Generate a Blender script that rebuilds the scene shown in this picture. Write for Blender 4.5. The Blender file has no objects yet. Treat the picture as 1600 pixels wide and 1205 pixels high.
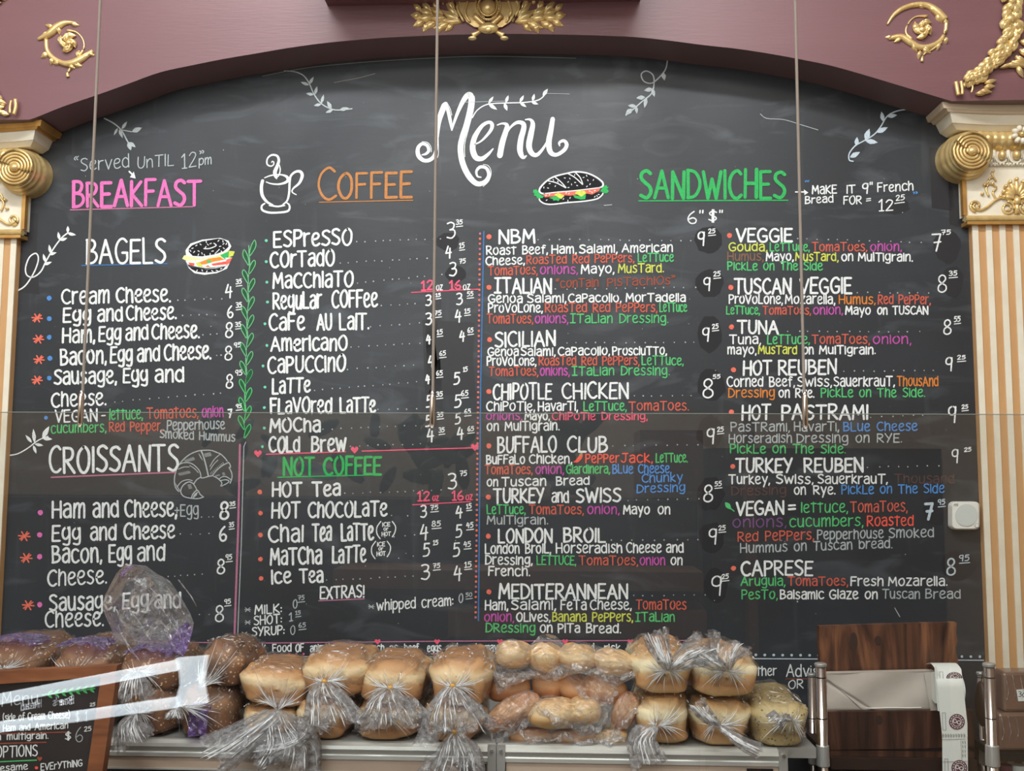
import bpy, math, random
from mathutils import Vector, Matrix
random.seed(7)
C = bpy.context.scene.collection
SC = bpy.context.scene
PI = math.pi
# ---------------------------------------------------------------- camera
F = 1500.0
CAM = Vector((0.0, -2.3, 1.6))
_x = Vector((1.0, -0.001, 0.04)).normalized()
_u = Vector((0.0046, 0.996, -0.09)); _u = (_u - _x*_u.dot(_x)).normalized()
_y = _u.cross(_x)
W2C = Matrix((( _x[0], _y[0], _u[0]), (_x[1], _y[1], _u[1]), (_x[2], _y[2], _u[2])))
C2W = W2C.transposed()
cd = bpy.data.cameras.new('camera'); cam = bpy.data.objects.new('camera', cd); C.objects.link(cam)
cd.sensor_width = 36.0; cd.lens = F/1600*36; cd.clip_start = 0.02; cd.clip_end = 60
cam.matrix_world = Matrix.Translation(CAM) @ C2W.to_4x4()
SC.camera = cam
# ---------------------------------------------------------------- world, lights, exposure
SC.view_settings.view_transform = 'Standard'; SC.view_settings.look = 'None'
SC.view_settings.gamma = 1.0; SC.view_settings.use_curve_mapping = False
SC.view_settings.exposure = 0.0
wd = bpy.data.worlds.new('world'); SC.world = wd; wd.use_nodes = True
wd.node_tree.nodes['Background'].inputs[0].default_value = (0.9, 0.95, 1.0, 1)
wd.node_tree.nodes['Background'].inputs[1].default_value = 0.3
def area(name, loc, aim, sx, sy, power, col):
    l = bpy.data.lights.new(name, 'AREA'); l.shape = 'RECTANGLE'; l.size = sx; l.size_y = sy
    l.energy = power; l.color = col
    o = bpy.data.objects.new(name, l); C.objects.link(o); o.location = loc
    o.rotation_euler = (Vector(aim)-Vector(loc)).to_track_quat('-Z', 'Y').to_euler()
    return o
area('ceiling_strip_light', (-0.35, -1.72, 3.72), (-0.2, -0.3, 1.9), 2.2, 0.14, 56, (0.96, 0.985, 1.0))
area('ceiling_panel_light', (0.2, -3.3, 3.74), (0, -1.6, 0.8), 2.4, 0.9, 48, (1.0, 0.98, 0.95))
area('ceiling_corner_light', (-2.1, -3.1, 3.74), (-1.6, -1.0, 1.6), 1.6, 1.0, 22, (0.95, 0.97, 1.0))
area('rear_wall_fill', (0.0, -4.5, 3.72), (0, -5.1, 1.8), 5.0, 0.3, 42, (1.0, 0.93, 0.84))  # added lamp that brightens the rear wall for its reflection in the glass
area('rear_high_fill', (-0.6, -5.02, 2.75), (0.0, 0.0, 2.0), 5.0, 1.3, 84, (0.86, 0.95, 1.0))  # added fill lamp high at the rear, lifts the shade under the arch
SC.cycles.transparent_max_bounces = 40
# ---------------------------------------------------------------- projection helpers (photo pixel -> place)
def ray(px, py):
    return C2W @ Vector((px-800.0, 602.5-py, -F))
def P(px, py, Y):
    d = ray(px, py); t = (Y-CAM.y)/d.y
    return CAM + d*t
def PZ(px, py, z):
    d = ray(px, py); t = (z-CAM.z)/d.z
    return CAM + d*t
def PPM(Y): return F/(Y-CAM.y)
# ---------------------------------------------------------------- materials
def lin(c):
    c = c/255.0
    return c/12.92 if c <= 0.04045 else ((c+0.055)/1.055)**2.4
def rgb(r, g, b): return (lin(r), lin(g), lin(b), 1)
def mat(name, col, rough=0.5, metal=0.0, noise=None, bump=None, spec=0.5, emit=None, emit_s=0, coat=0, stretch=(1,1,1), coords='Object'):
    """noise=(scale, amount 0..1, second colour or None); bump=(scale, strength, distance)"""
    m = bpy.data.materials.new(name); m.use_nodes = True
    nt = m.node_tree; b = nt.nodes['Principled BSDF']
    b.inputs['Base Color'].default_value = col; b.inputs['Roughness'].default_value = rough
    b.inputs['Metallic'].default_value = metal; b.inputs['Specular IOR Level'].default_value = spec
    b.inputs['Coat Weight'].default_value = coat
    if emit:
        b.inputs['Emission Color'].default_value = emit; b.inputs['Emission Strength'].default_value = emit_s
    if noise or bump:
        tc = nt.nodes.new('ShaderNodeTexCoord'); mp = nt.nodes.new('ShaderNodeMapping')
        mp.inputs['Scale'].default_value = stretch
        nt.links.new(tc.outputs[coords], mp.inputs[0])
    if noise:
        n = nt.nodes.new('ShaderNodeTexNoise'); n.inputs['Scale'].default_value = noise[0]; n.inputs['Detail'].default_value = 6
        nt.links.new(mp.outputs[0], n.inputs['Vector'])
        r = nt.nodes.new('ShaderNodeMapRange'); r.inputs[1].default_value = 0.35; r.inputs[2].default_value = 0.65
        r.inputs[3].default_value = 0; r.inputs[4].default_value = noise[1]
        nt.links.new(n.outputs['Fac'], r.inputs[0])
        mx = nt.nodes.new('ShaderNodeMix'); mx.data_type = 'RGBA'
        mx.inputs[6].default_value = col; mx.inputs[7].default_value = noise[2]
        nt.links.new(r.outputs[0], mx.inputs[0]); nt.links.new(mx.outputs[2], b.inputs['Base Color'])
    if bump:
        n2 = nt.nodes.new('ShaderNodeTexNoise'); n2.inputs['Scale'].default_value = bump[0]; n2.inputs['Detail'].default_value = 5
        nt.links.new(mp.outputs[0], n2.inputs['Vector'])
        bp = nt.nodes.new('ShaderNodeBump'); bp.inputs['Strength'].default_value = bump[1]; bp.inputs['Distance'].default_value = bump[2]
        nt.links.new(n2.outputs['Fac'], bp.inputs['Height']); nt.links.new(bp.outputs[0], b.inputs['Normal'])
    return m
M = {}
def chalk(name, r, g, b, dull=0.82):
    c = rgb(r, g, b); M[name] = mat('chalk_'+name, c, 0.75, noise=(220, 0.6, (c[0]*dull*dull, c[1]*dull*dull, c[2]*dull*dull, 1)), spec=0.25)
chalk('w', 238, 242, 242); chalk('r', 208, 102, 84); chalk('R', 250, 100, 82); chalk('m', 196, 88, 172)
chalk('g', 92, 200, 122); chalk('y', 216, 224, 96); chalk('b', 90, 150, 220); chalk('o', 222, 136, 62)
chalk('n', 135, 102, 82); chalk('d', 96, 74, 70); chalk('D', 160, 84, 66); chalk('G', 70, 150, 84)
chalk('P', 124, 84, 134); chalk('p', 232, 120, 188); chalk('k', 246, 100, 130); chalk('c', 238, 120, 100)
chalk('C', 198, 134, 80); chalk('t', 120, 215, 180); chalk('B', 70, 120, 175); chalk('V', 190, 120, 150)
chalk('S', 182, 190, 192); chalk('W', 200, 215, 225); chalk('s', 60, 185, 100); chalk('l', 120, 190, 140)
chalk('L', 40, 92, 60); chalk('K', 30, 30, 34); chalk('A', 240, 150, 60); chalk('Y', 240, 240, 170)
# matt black repaint patches
M['tanlight'] = mat('pale_beige_paint', rgb(200, 182, 158), .5)
M['patch'] = mat('black_repaint', rgb(37, 37, 41), 0.6, spec=0.3)
def board_material():
    m = bpy.data.materials.new('chalkboard_paint'); m.use_nodes = True; nt = m.node_tree
    b = nt.nodes['Principled BSDF']; N = nt.nodes.new; Lk = nt.links.new
    tc = N('ShaderNodeTexCoord')
    def noi(scale, detail, st=(1, 1, 1), dist=0):
        mp = N('ShaderNodeMapping'); mp.inputs['Scale'].default_value = st; Lk(tc.outputs['Object'], mp.inputs[0])
        n = N('ShaderNodeTexNoise'); n.inputs['Scale'].default_value = scale; n.inputs['Detail'].default_value = detail
        n.inputs['Distortion'].default_value = dist
        Lk(mp.outputs[0], n.inputs['Vector']); return n.outputs['Fac']
    def rng(s, a, b_, c, d):
        r = N('ShaderNodeMapRange'); r.inputs[1].default_value = a; r.inputs[2].default_value = b_
        r.inputs[3].default_value = c; r.inputs[4].default_value = d; Lk(s, r.inputs[0]); return r.outputs[0]
    def mixc(f, a, c):
        x = N('ShaderNodeMix'); x.data_type = 'RGBA'; Lk(f, x.inputs[0])
        if isinstance(a, tuple): x.inputs[6].default_value = a
        else: Lk(a, x.inputs[6])
        x.inputs[7].default_value = c; return x.outputs[2]
    base = mixc(rng(noi(2.2, 4), .3, .7, 0, 1), rgb(32, 35, 39), rgb(46, 51, 57))
    smear = mixc(rng(noi(5, 8, (1, 1, 3.0), 1.2), .55, .8, 0, .55), base, rgb(92, 98, 104))
    drip = mixc(rng(noi(9, 4, (3, 1, .35)), .62, .8, 0, .35), smear, rgb(84, 88, 92))
    dust = mixc(rng(noi(160, 3), .68, .75, 0, .25), drip, rgb(120, 124, 128))
    Lk(dust, b.inputs['Base Color'])
    Lk(rng(noi(3, 6), .3, .7, .42, .6), b.inputs['Roughness'])
    b.inputs['Specular IOR Level'].default_value = 0.5
    bp = N('ShaderNodeBump'); bp.inputs['Strength'].default_value = .25; bp.inputs['Distance'].default_value = .002
    Lk(noi(14, 6, (1, 1, 3)), bp.inputs['Height']); Lk(bp.outputs[0], b.inputs['Normal'])
    return m
M['board'] = board_material()
def wood_material(name, c1, c2, c3, scale=14, st=(6, 1, 0.35), rough=0.45):
    m = bpy.data.materials.new(name); m.use_nodes = True; nt = m.node_tree
    b = nt.nodes['Principled BSDF']; N = nt.nodes.new; Lk = nt.links.new
    tc = N('ShaderNodeTexCoord'); mp = N('ShaderNodeMapping'); mp.inputs['Scale'].default_value = st
    Lk(tc.outputs['Object'], mp.inputs[0])
    n = N('ShaderNodeTexNoise'); n.inputs['Scale'].default_value = scale*.5; n.inputs['Detail'].default_value = 8
    n.inputs['Distortion'].default_value = 2.2; Lk(mp.outputs[0], n.inputs['Vector'])
    r = N('ShaderNodeValToRGB'); Lk(n.outputs['Fac'], r.inputs[0])
    r.color_ramp.elements[0].position = .32; r.color_ramp.elements[0].color = c1
    r.color_ramp.elements[1].position = .68; r.color_ramp.elements[1].color = c3
    e = r.color_ramp.elements.new(.5); e.color = c2
    Lk(r.outputs[0], b.inputs['Base Color']); b.inputs['Roughness'].default_value = rough
    bp = N('ShaderNodeBump'); bp.inputs['Strength'].default_value = .3; bp.inputs['Distance'].default_value = .002
    Lk(n.outputs['Fac'], bp.inputs['Height']); Lk(bp.outputs[0], b.inputs['Normal'])
    return m
def film_material(name, tint, milky, gloss=0.10, scale=26, mcol=(.85, .87, .9, 1)):
    """thin crinkled plastic film: clear with glossy creases and a little milky haze"""
    m = bpy.data.materials.new(name); m.use_nodes = True; nt = m.node_tree; N = nt.nodes.new; Lk = nt.links.new
    nt.nodes.remove(nt.nodes['Principled BSDF']); out = nt.nodes['Material Output']
    tc = N('ShaderNodeTexCoord')
    v = N('ShaderNodeTexNoise'); v.inputs['Scale'].default_value = scale; v.inputs['Detail'].default_value = 4; v.inputs['Distortion'].default_value = 1.5
    Lk(tc.outputs['Object'], v.inputs['Vector'])
    vo = N('ShaderNodeTexVoronoi'); vo.feature = 'DISTANCE_TO_EDGE'; vo.inputs['Scale'].default_value = scale*1.3
    Lk(tc.outputs['Object'], vo.inputs['Vector'])
    ad = N('ShaderNodeMath'); ad.operation = 'ADD'; Lk(v.outputs['Fac'], ad.inputs[0]); Lk(vo.outputs['Distance'], ad.inputs[1])
    bp = N('ShaderNodeBump'); bp.inputs['Strength'].default_value = .9; bp.inputs['Distance'].default_value = .012
    Lk(ad.outputs[0], bp.inputs['Height'])
    tr = N('ShaderNodeBsdfTransparent'); tr.inputs[0].default_value = tint
    gl = N('ShaderNodeBsdfGlossy'); gl.inputs['Roughness'].default_value = .16; gl.inputs[0].default_value = (1, 1, 1, 1)
    Lk(bp.outputs[0], gl.inputs['Normal'])
    df = N('ShaderNodeBsdfDiffuse'); df.inputs[0].default_value = mcol; Lk(bp.outputs[0], df.inputs['Normal'])
    tl = N('ShaderNodeBsdfTranslucent'); tl.inputs[0].default_value = mcol
    ms = N('ShaderNodeMixShader'); ms.inputs[0].default_value = .35; Lk(df.outputs[0], ms.inputs[1]); Lk(tl.outputs[0], ms.inputs[2])
    r = N('ShaderNodeMapRange'); r.inputs[1].default_value = .4; r.inputs[2].default_value = .75
    r.inputs[3].default_value = milky*.3; r.inputs[4].default_value = min(1, milky*2.2); Lk(v.outputs['Fac'], r.inputs[0])
    m1 = N('ShaderNodeMixShader'); Lk(r.outputs[0], m1.inputs[0]); Lk(tr.outputs[0], m1.inputs[1]); Lk(ms.outputs[0], m1.inputs[2])
    lw = N('ShaderNodeLayerWeight'); lw.inputs['Blend'].default_value = .3; Lk(bp.outputs[0], lw.inputs['Normal'])
    mr = N('ShaderNodeMapRange'); mr.inputs[3].default_value = gloss; mr.inputs[4].default_value = .42; Lk(lw.outputs['Fresnel'], mr.inputs[0])
    m2 = N('ShaderNodeMixShader'); Lk(mr.outputs[0], m2.inputs[0]); Lk(m1.outputs[0], m2.inputs[1]); Lk(gl.outputs[0], m2.inputs[2])
    Lk(m2.outputs[0], out.inputs[0]); return m
M['film'] = film_material('clear_crinkled_bag', (.985, .985, .985, 1), .035, .05)
M['tail'] = film_material('gathered_bag_film', (.985, .985, .985, 1), .17, .05, 40)
M['milky'] = film_material('milky_produce_bag', (.97, .97, .97, 1), .12, .06, 22)
M['hem'] = film_material('folded_bag_hem', (.95, .95, .95, 1), .36, .09, 45)
M['purple'] = film_material('purple_printed_film', (.72, .62, .9, 1), .3, .06, 30, (.42, .28, .72, 1))
M['patchlight'] = mat('faint_repaint', rgb(36, 37, 41), .5, spec=.45)
M['edge'] = mat('polished_glass_edge', rgb(150, 160, 152), .3)
M['countersteel'] = mat('pale_steel_counter', rgb(225, 224, 220), .5)
M['glint'] = mat('painted_film_glint', rgb(236, 238, 240), .18, spec=.9, coat=.6)  # white for thin tubes that stand in for highlights on the bag film
M['balloon'] = film_material('inflated_clear_film', (.98, .98, .99, 1), .07, .06, 18)
def glass_material():
    m = bpy.data.materials.new('case_glass'); m.use_nodes = True; nt = m.node_tree; N = nt.nodes.new; Lk = nt.links.new
    nt.nodes.remove(nt.nodes['Principled BSDF']); out = nt.nodes['Material Output']
    tr = N('ShaderNodeBsdfTransparent'); tr.inputs[0].default_value = (.96, .965, .96, 1)
    gl = N('ShaderNodeBsdfGlossy'); gl.inputs['Roughness'].default_value = 0.0
    fr = N('ShaderNodeLayerWeight'); fr.inputs['Blend'].default_value = .25
    mr = N('ShaderNodeMapRange'); mr.inputs[3].default_value = .075; mr.inputs[4].default_value = .8; Lk(fr.outputs['Facing'], mr.inputs[0])
    pw = N('ShaderNodeMath'); pw.operation = 'POWER'; pw.inputs[1].default_value = 4; Lk(fr.outputs['Facing'], pw.inputs[0]); Lk(pw.outputs[0], mr.inputs[0])
    mx = N('ShaderNodeMixShader'); Lk(mr.outputs[0], mx.inputs[0]); Lk(tr.outputs[0], mx.inputs[1]); Lk(gl.outputs[0], mx.inputs[2])
    Lk(mx.outputs[0], out.inputs[0]); return m
M['glass'] = glass_material()
M['maroon'] = mat('maroon_wall_paint', rgb(118, 80, 84), .42, noise=(3, .5, rgb(108, 72, 77)), bump=(70, .22, .0015), stretch=(.35, 1, 3))
M['soffit'] = mat('soffit_shaded_maroon', rgb(116, 92, 94), .5, noise=(3, .5, rgb(104, 84, 86)))  # same maroon wall paint, greyed in colour to stand for its shade
M['gold'] = mat('gold_leaf_paint', rgb(238, 212, 150), .3, .5, noise=(45, .5, rgb(196, 152, 88)), bump=(120, .3, .001))
M['goldflat'] = mat('gold_trim_paint', rgb(205, 160, 90), .4, .6, noise=(30, .5, rgb(160, 112, 60)))
M['cream'] = mat('cream_plaster_paint', rgb(232, 226, 208), .5, noise=(18, .4, rgb(214, 200, 172)), bump=(40, .2, .001))
M['tan'] = mat('tan_flute_paint', rgb(204, 158, 108), .5, noise=(12, .5, rgb(190, 144, 94)))
M['metal'] = mat('brushed_aluminium', rgb(205, 206, 200), .34, .35, noise=(8, .4, rgb(180, 178, 170)), stretch=(.3, 1, 1))
M['chrome'] = mat('chrome_post', rgb(214, 206, 200), .16, 1.0)
M['steel'] = mat('satin_steel', rgb(186, 186, 182), .35, .5)
M['rod'] = mat('bronze_rod', rgb(196, 186, 178), .45, .1)
M['strip'] = mat('beige_label_strip', rgb(196, 176, 158), .45, noise=(10, .4, rgb(184, 162, 144)))
M['black'] = mat('black_plastic', rgb(20, 20, 22), .4)
M['bluelogo'] = mat('blue_print', rgb(40, 90, 150), .5)
M['white'] = mat('white_plastic', rgb(232, 232, 224), .4)
M['grille'] = mat('grey_white_plastic', rgb(206, 212, 208), .5)
M['shade'] = mat('grey_line', rgb(150, 148, 142), .6)
M['frame'] = wood_material('stained_frame_wood', rgb(98, 56, 34), rgb(134, 80, 48), rgb(156, 98, 60), 10, (.5, 1, 3))
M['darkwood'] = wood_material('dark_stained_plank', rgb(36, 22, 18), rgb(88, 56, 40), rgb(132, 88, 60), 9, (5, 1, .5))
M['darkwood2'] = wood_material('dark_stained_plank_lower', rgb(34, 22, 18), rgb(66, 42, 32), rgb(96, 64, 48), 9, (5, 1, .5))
M['slate'] = mat('small_slate_board', rgb(38, 34, 34), .45, noise=(6, .5, rgb(56, 48, 46)))
M['carton'] = mat('white_carton', rgb(196, 188, 178), .5, noise=(9, .6, rgb(174, 164, 152)), bump=(9, .4, .004))
M['paper'] = mat('white_label_paper', rgb(228, 232, 226), .45)
M['plum'] = mat('plum_ink', rgb(96, 44, 62), .6)
M['inkgrey'] = mat('grey_ink', rgb(120, 118, 116), .6)
M['pack'] = mat('brown_wrapped_pack', rgb(118, 92, 78), .3, noise=(8, .7, rgb(92, 68, 56)), bump=(30, .4, .003), coat=.5)
M['ink'] = mat('blue_black_ink', rgb(40, 50, 80), .6)
M['counter'] = mat('brown_counter', rgb(60, 42, 34), .5, noise=(5, .5, rgb(40, 28, 24)))
M['tie'] = mat('yellow_bag_tie', rgb(222, 170, 70), .5)
def loaf_material(name, crust, mid, pale, seeds=None, band=(.52, .66), rough=.6):
    m = bpy.data.materials.new(name); m.use_nodes = True; nt = m.node_tree
    b = nt.nodes['Principled BSDF']; N = nt.nodes.new; Lk = nt.links.new
    tc = N('ShaderNodeTexCoord'); sp = N('ShaderNodeSeparateXYZ'); Lk(tc.outputs['Generated'], sp.inputs[0])
    n = N('ShaderNodeTexNoise'); n.inputs['Scale'].default_value = 28; n.inputs['Detail'].default_value = 6; Lk(tc.outputs['Object'], n.inputs['Vector'])
    a = N('ShaderNodeMath'); a.operation = 'MULTIPLY_ADD'; a.inputs[1].default_value = .30; Lk(n.outputs['Fac'], a.inputs[0]); Lk(sp.outputs['Z'], a.inputs[2])
    s = N('ShaderNodeMath'); s.operation = 'SUBTRACT'; s.inputs[1].default_value = .15; Lk(a.outputs[0], s.inputs[0])
    r = N('ShaderNodeValToRGB'); Lk(s.outputs[0], r.inputs[0]); cr = r.color_ramp
    cr.elements[0].position = 0; cr.elements[0].color = mid
    cr.elements[1].position = 1; cr.elements[1].color = crust
    for p_, c_ in ((.3, crust), (band[0]-.08, mid), (band[0], pale), (band[1], pale), (band[1]+.12, mid)):
        e = cr.elements.new(p_); e.color = c_
    src = r.outputs[0]
    if seeds:
        vo = N('ShaderNodeTexVoronoi'); vo.inputs['Scale'].default_value = 150; Lk(tc.outputs['Object'], vo.inputs['Vector'])
        mr = N('ShaderNodeMapRange'); mr.inputs[1].default_value = .34; mr.inputs[2].default_value = .26; Lk(vo.outputs['Distance'], mr.inputs[0])
        n3 = N('ShaderNodeTexNoise'); n3.inputs['Scale'].default_value = 60; Lk(tc.outputs['Object'], n3.inputs['Vector'])
        m3 = N('ShaderNodeMapRange'); m3.inputs[1].default_value = .48; m3.inputs[2].default_value = .54; Lk(n3.outputs['Fac'], m3.inputs[0])
        mm = N('ShaderNodeMath'); mm.operation = 'MULTIPLY'; Lk(mr.outputs[0], mm.inputs[0]); Lk(m3.outputs[0], mm.inputs[1])
        mx = N('ShaderNodeMix'); mx.data_type = 'RGBA'; Lk(mm.outputs[0], mx.inputs[0]); Lk(src, mx.inputs[6]); mx.inputs[7].default_value = seeds
        src = mx.outputs[2]
    Lk(src, b.inputs['Base Color']); b.inputs['Roughness'].default_value = rough
    bp = N('ShaderNodeBump'); bp.inputs['Strength'].default_value = .5; bp.inputs['Distance'].default_value = .004
    Lk(n.outputs['Fac'], bp.inputs['Height']); Lk(bp.outputs[0], b.inputs['Normal'])
    b.inputs['Subsurface Weight'].default_value = 0
    return m
M['loaf_white'] = loaf_material('white_loaf_crust', rgb(200, 148, 98), rgb(220, 182, 130), rgb(246, 232, 192))
M['loaf_brown'] = loaf_material('wheat_loaf_crust', rgb(180, 130, 86), rgb(204, 160, 112), rgb(234, 208, 164))
M['loaf_dark'] = loaf_material('dark_seeded_crust', rgb(118, 82, 60), rgb(134, 96, 70), rgb(150, 112, 82), seeds=rgb(212, 184, 150))
M['loaf_grain'] = loaf_material('multigrain_crumb', rgb(176, 152, 104), rgb(196, 176, 128), rgb(208, 190, 142), seeds=rgb(110, 100, 70))
M['roll_pale'] = loaf_material('pale_roll_crust', rgb(220, 172, 110), rgb(232, 192, 136), rgb(240, 210, 160))
M['roll_brown'] = loaf_material('brown_roll_crust', rgb(178, 120, 84), rgb(198, 146, 104), rgb(212, 166, 124))
# ---------------------------------------------------------------- mesh building
class MB:
    def __init__(s): s.v = []; s.f = []; s.m = []; s.mats = []; s.smooth = False
    def mi(s, m):
        m = M[m] if isinstance(m, str) else m
        if m not in s.mats: s.mats.append(m)
        return s.mats.index(m)
    def add(s, vs, fs, m):
        o = len(s.v); k = s.mi(m); s.v.extend(Vector(v) for v in vs)
        for f in fs: s.f.append([o+i for i in f]); s.m.append(k)
        return s
    def box(s, a, b, m, T=None):
        x0, y0, z0 = a; x1, y1, z1 = b
        vs = [Vector(p) for p in ((x0,y0,z0),(x1,y0,z0),(x1,y1,z0),(x0,y1,z0),(x0,y0,z1),(x1,y0,z1),(x1,y1,z1),(x0,y1,z1))]
        if T: vs = [T @ p for p in vs]
        return s.add(vs, [(0,3,2,1),(4,5,6,7),(0,1,5,4),(1,2,6,5),(2,3,7,6),(3,0,4,7)], m)
    def prism(s, front, back, m):
        n = len(front); vs = list(front)+list(back)
        fs = [tuple(range(n)), tuple(reversed(range(n, 2*n)))]+[(i, i+n, (i+1) % n+n, (i+1) % n) for i in range(n)]
        return s.add(vs, fs, m)
    def tube(s, pts, r, m, n=8, flat=1.0, axis=None, cap=True):
        pts = [Vector(p) for p in pts]; rs = r if isinstance(r, (list, tuple)) else [r]*len(pts)
        vs = []; fs = []
        for i, p in enumerate(pts):
            t = (pts[min(i+1, len(pts)-1)]-pts[max(i-1, 0)]).normalized()
            ref = Vector(axis) if axis else (Vector((0, 0, 1)) if abs(t.z) < .9 else Vector((1, 0, 0)))
            a = t.cross(ref)
            if a.length < 1e-6: a = t.cross(Vector((1, .3, 0)))
            a.normalize(); b = a.cross(t).normalized()
            for k in range(n):
                an = 2*PI*k/n; vs.append(p + a*math.cos(an)*rs[i] + b*math.sin(an)*rs[i]*flat)
        for i in range(len(pts)-1):
            for k in range(n):
                k2 = (k+1) % n; fs.append((i*n+k, i*n+k2, (i+1)*n+k2, (i+1)*n+k))
        if cap: fs.append(tuple(reversed(range(n)))); fs.append(tuple(range((len(pts)-1)*n, len(pts)*n)))
        return s.add(vs, fs, m)
    def ball(s, c, r, m, nu=12, nv=8, T=None):
        rx, ry, rz = r if isinstance(r, (list, tuple)) else (r, r, r)
        vs = [Vector((0, 0, -rz))]; fs = []
        for j in range(1, nv):
            ph = -PI/2+PI*j/nv
            for i in range(nu):
                th = 2*PI*i/nu; vs.append(Vector((rx*math.cos(ph)*math.cos(th), ry*math.cos(ph)*math.sin(th), rz*math.sin(ph))))
        vs.append(Vector((0, 0, rz))); L = len(vs)-1
        for i in range(nu): fs.append((0, 1+(i+1) % nu, 1+i)); fs.append((L, L-nu+i, L-nu+(i+1) % nu))
        for j in range(nv-2):
            for i in range(nu):
                a = 1+j*nu; fs.append((a+i, a+(i+1) % nu, a+nu+(i+1) % nu, a+nu+i))
        if T: vs = [T @ v for v in vs]
        return s.add([v+Vector(c) for v in vs], fs, m)
    def grid(s, fn, nu, nv, m, wrap=False):
        vs = [fn(i/(nu if wrap else nu-1), j/(nv-1)) for j in range(nv) for i in range(nu)]
        fs = []
        for j in range(nv-1):
            for i in range(nu if wrap else nu-1):
                i2 = (i+1) % nu; fs.append((j*nu+i, j*nu+i2, (j+1)*nu+i2, (j+1)*nu+i))
        return s.add(vs, fs, m)
def rootloc(o):
    v = Vector((0, 0, 0))
    while o is not None: v += o.location; o = o.parent
    return v
def obj(name, mb, parent=None, loc=None, smooth=False, local=False, label=None):
    """one mesh object; vertices are world coordinates unless local"""
    me = bpy.data.meshes.new(name)
    base = rootloc(parent) if parent is not None else (Vector(loc) if loc is not None else None)
    if base is None:
        xs = [v.x for v in mb.v]; ys = [v.y for v in mb.v]; zs = [v.z for v in mb.v]
        base = Vector(((min(xs)+max(xs))/2, (min(ys)+max(ys))/2, min(zs)))
    off = Vector((0, 0, 0)) if local else base
    me.from_pydata([tuple(v-off) for v in mb.v], [], mb.f)
    for m in mb.mats: me.materials.append(m)
    me.polygons.foreach_set('material_index', mb.m)
    if smooth or mb.smooth: me.polygons.foreach_set('use_smooth', [True]*len(me.polygons))
    me.update()
    o = bpy.data.objects.new(name, me); C.objects.link(o)
    if parent is not None: o.parent = parent
    else: o.location = base
    if label: o['label'] = label
    return o
def thing(name, label, cat, loc=(0, 0, 0), rot=(0, 0, 0), group=None):
    o = bpy.data.objects.new(name, None); C.objects.link(o); o.empty_display_size = .05
    o.location = loc; o.rotation_euler = rot; o['label'] = label; o['category'] = cat
    if group: o['group'] = group
    return o
def tag(o, label, cat, group=None):
    o['label'] = label; o['category'] = cat
    if group: o['group'] = group
    return o
def struct(o): o['kind'] = 'structure'; return o
def cat_rom(pts, sub=5, closed=False):
    n = len(pts); out = []
    if n < 3: return list(pts)
    rng = range(n if closed else n-1)
    for i in rng:
        if closed: p0, p1, p2, p3 = pts[(i-1) % n], pts[i], pts[(i+1) % n], pts[(i+2) % n]
        else: p0, p1, p2, p3 = pts[max(i-1, 0)], pts[i], pts[i+1], pts[min(i+2, n-1)]
        for k in range(sub):
            t = k/sub; t2 = t*t; t3 = t2*t
            out.append(tuple(.5*((2*b)+(c-a)*t+(2*a-5*b+4*c-d)*t2+(-a+3*b-3*c+d)*t3) for a, b, c, d in zip(p0, p1, p2, p3)))
    if not closed: out.append(tuple(pts[-1]))
    else: out.append(out[0])
    return out
def smooth_list(vals, sub=5):
    return [v[0] for v in cat_rom([(v,) for v in vals], sub)]
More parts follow.
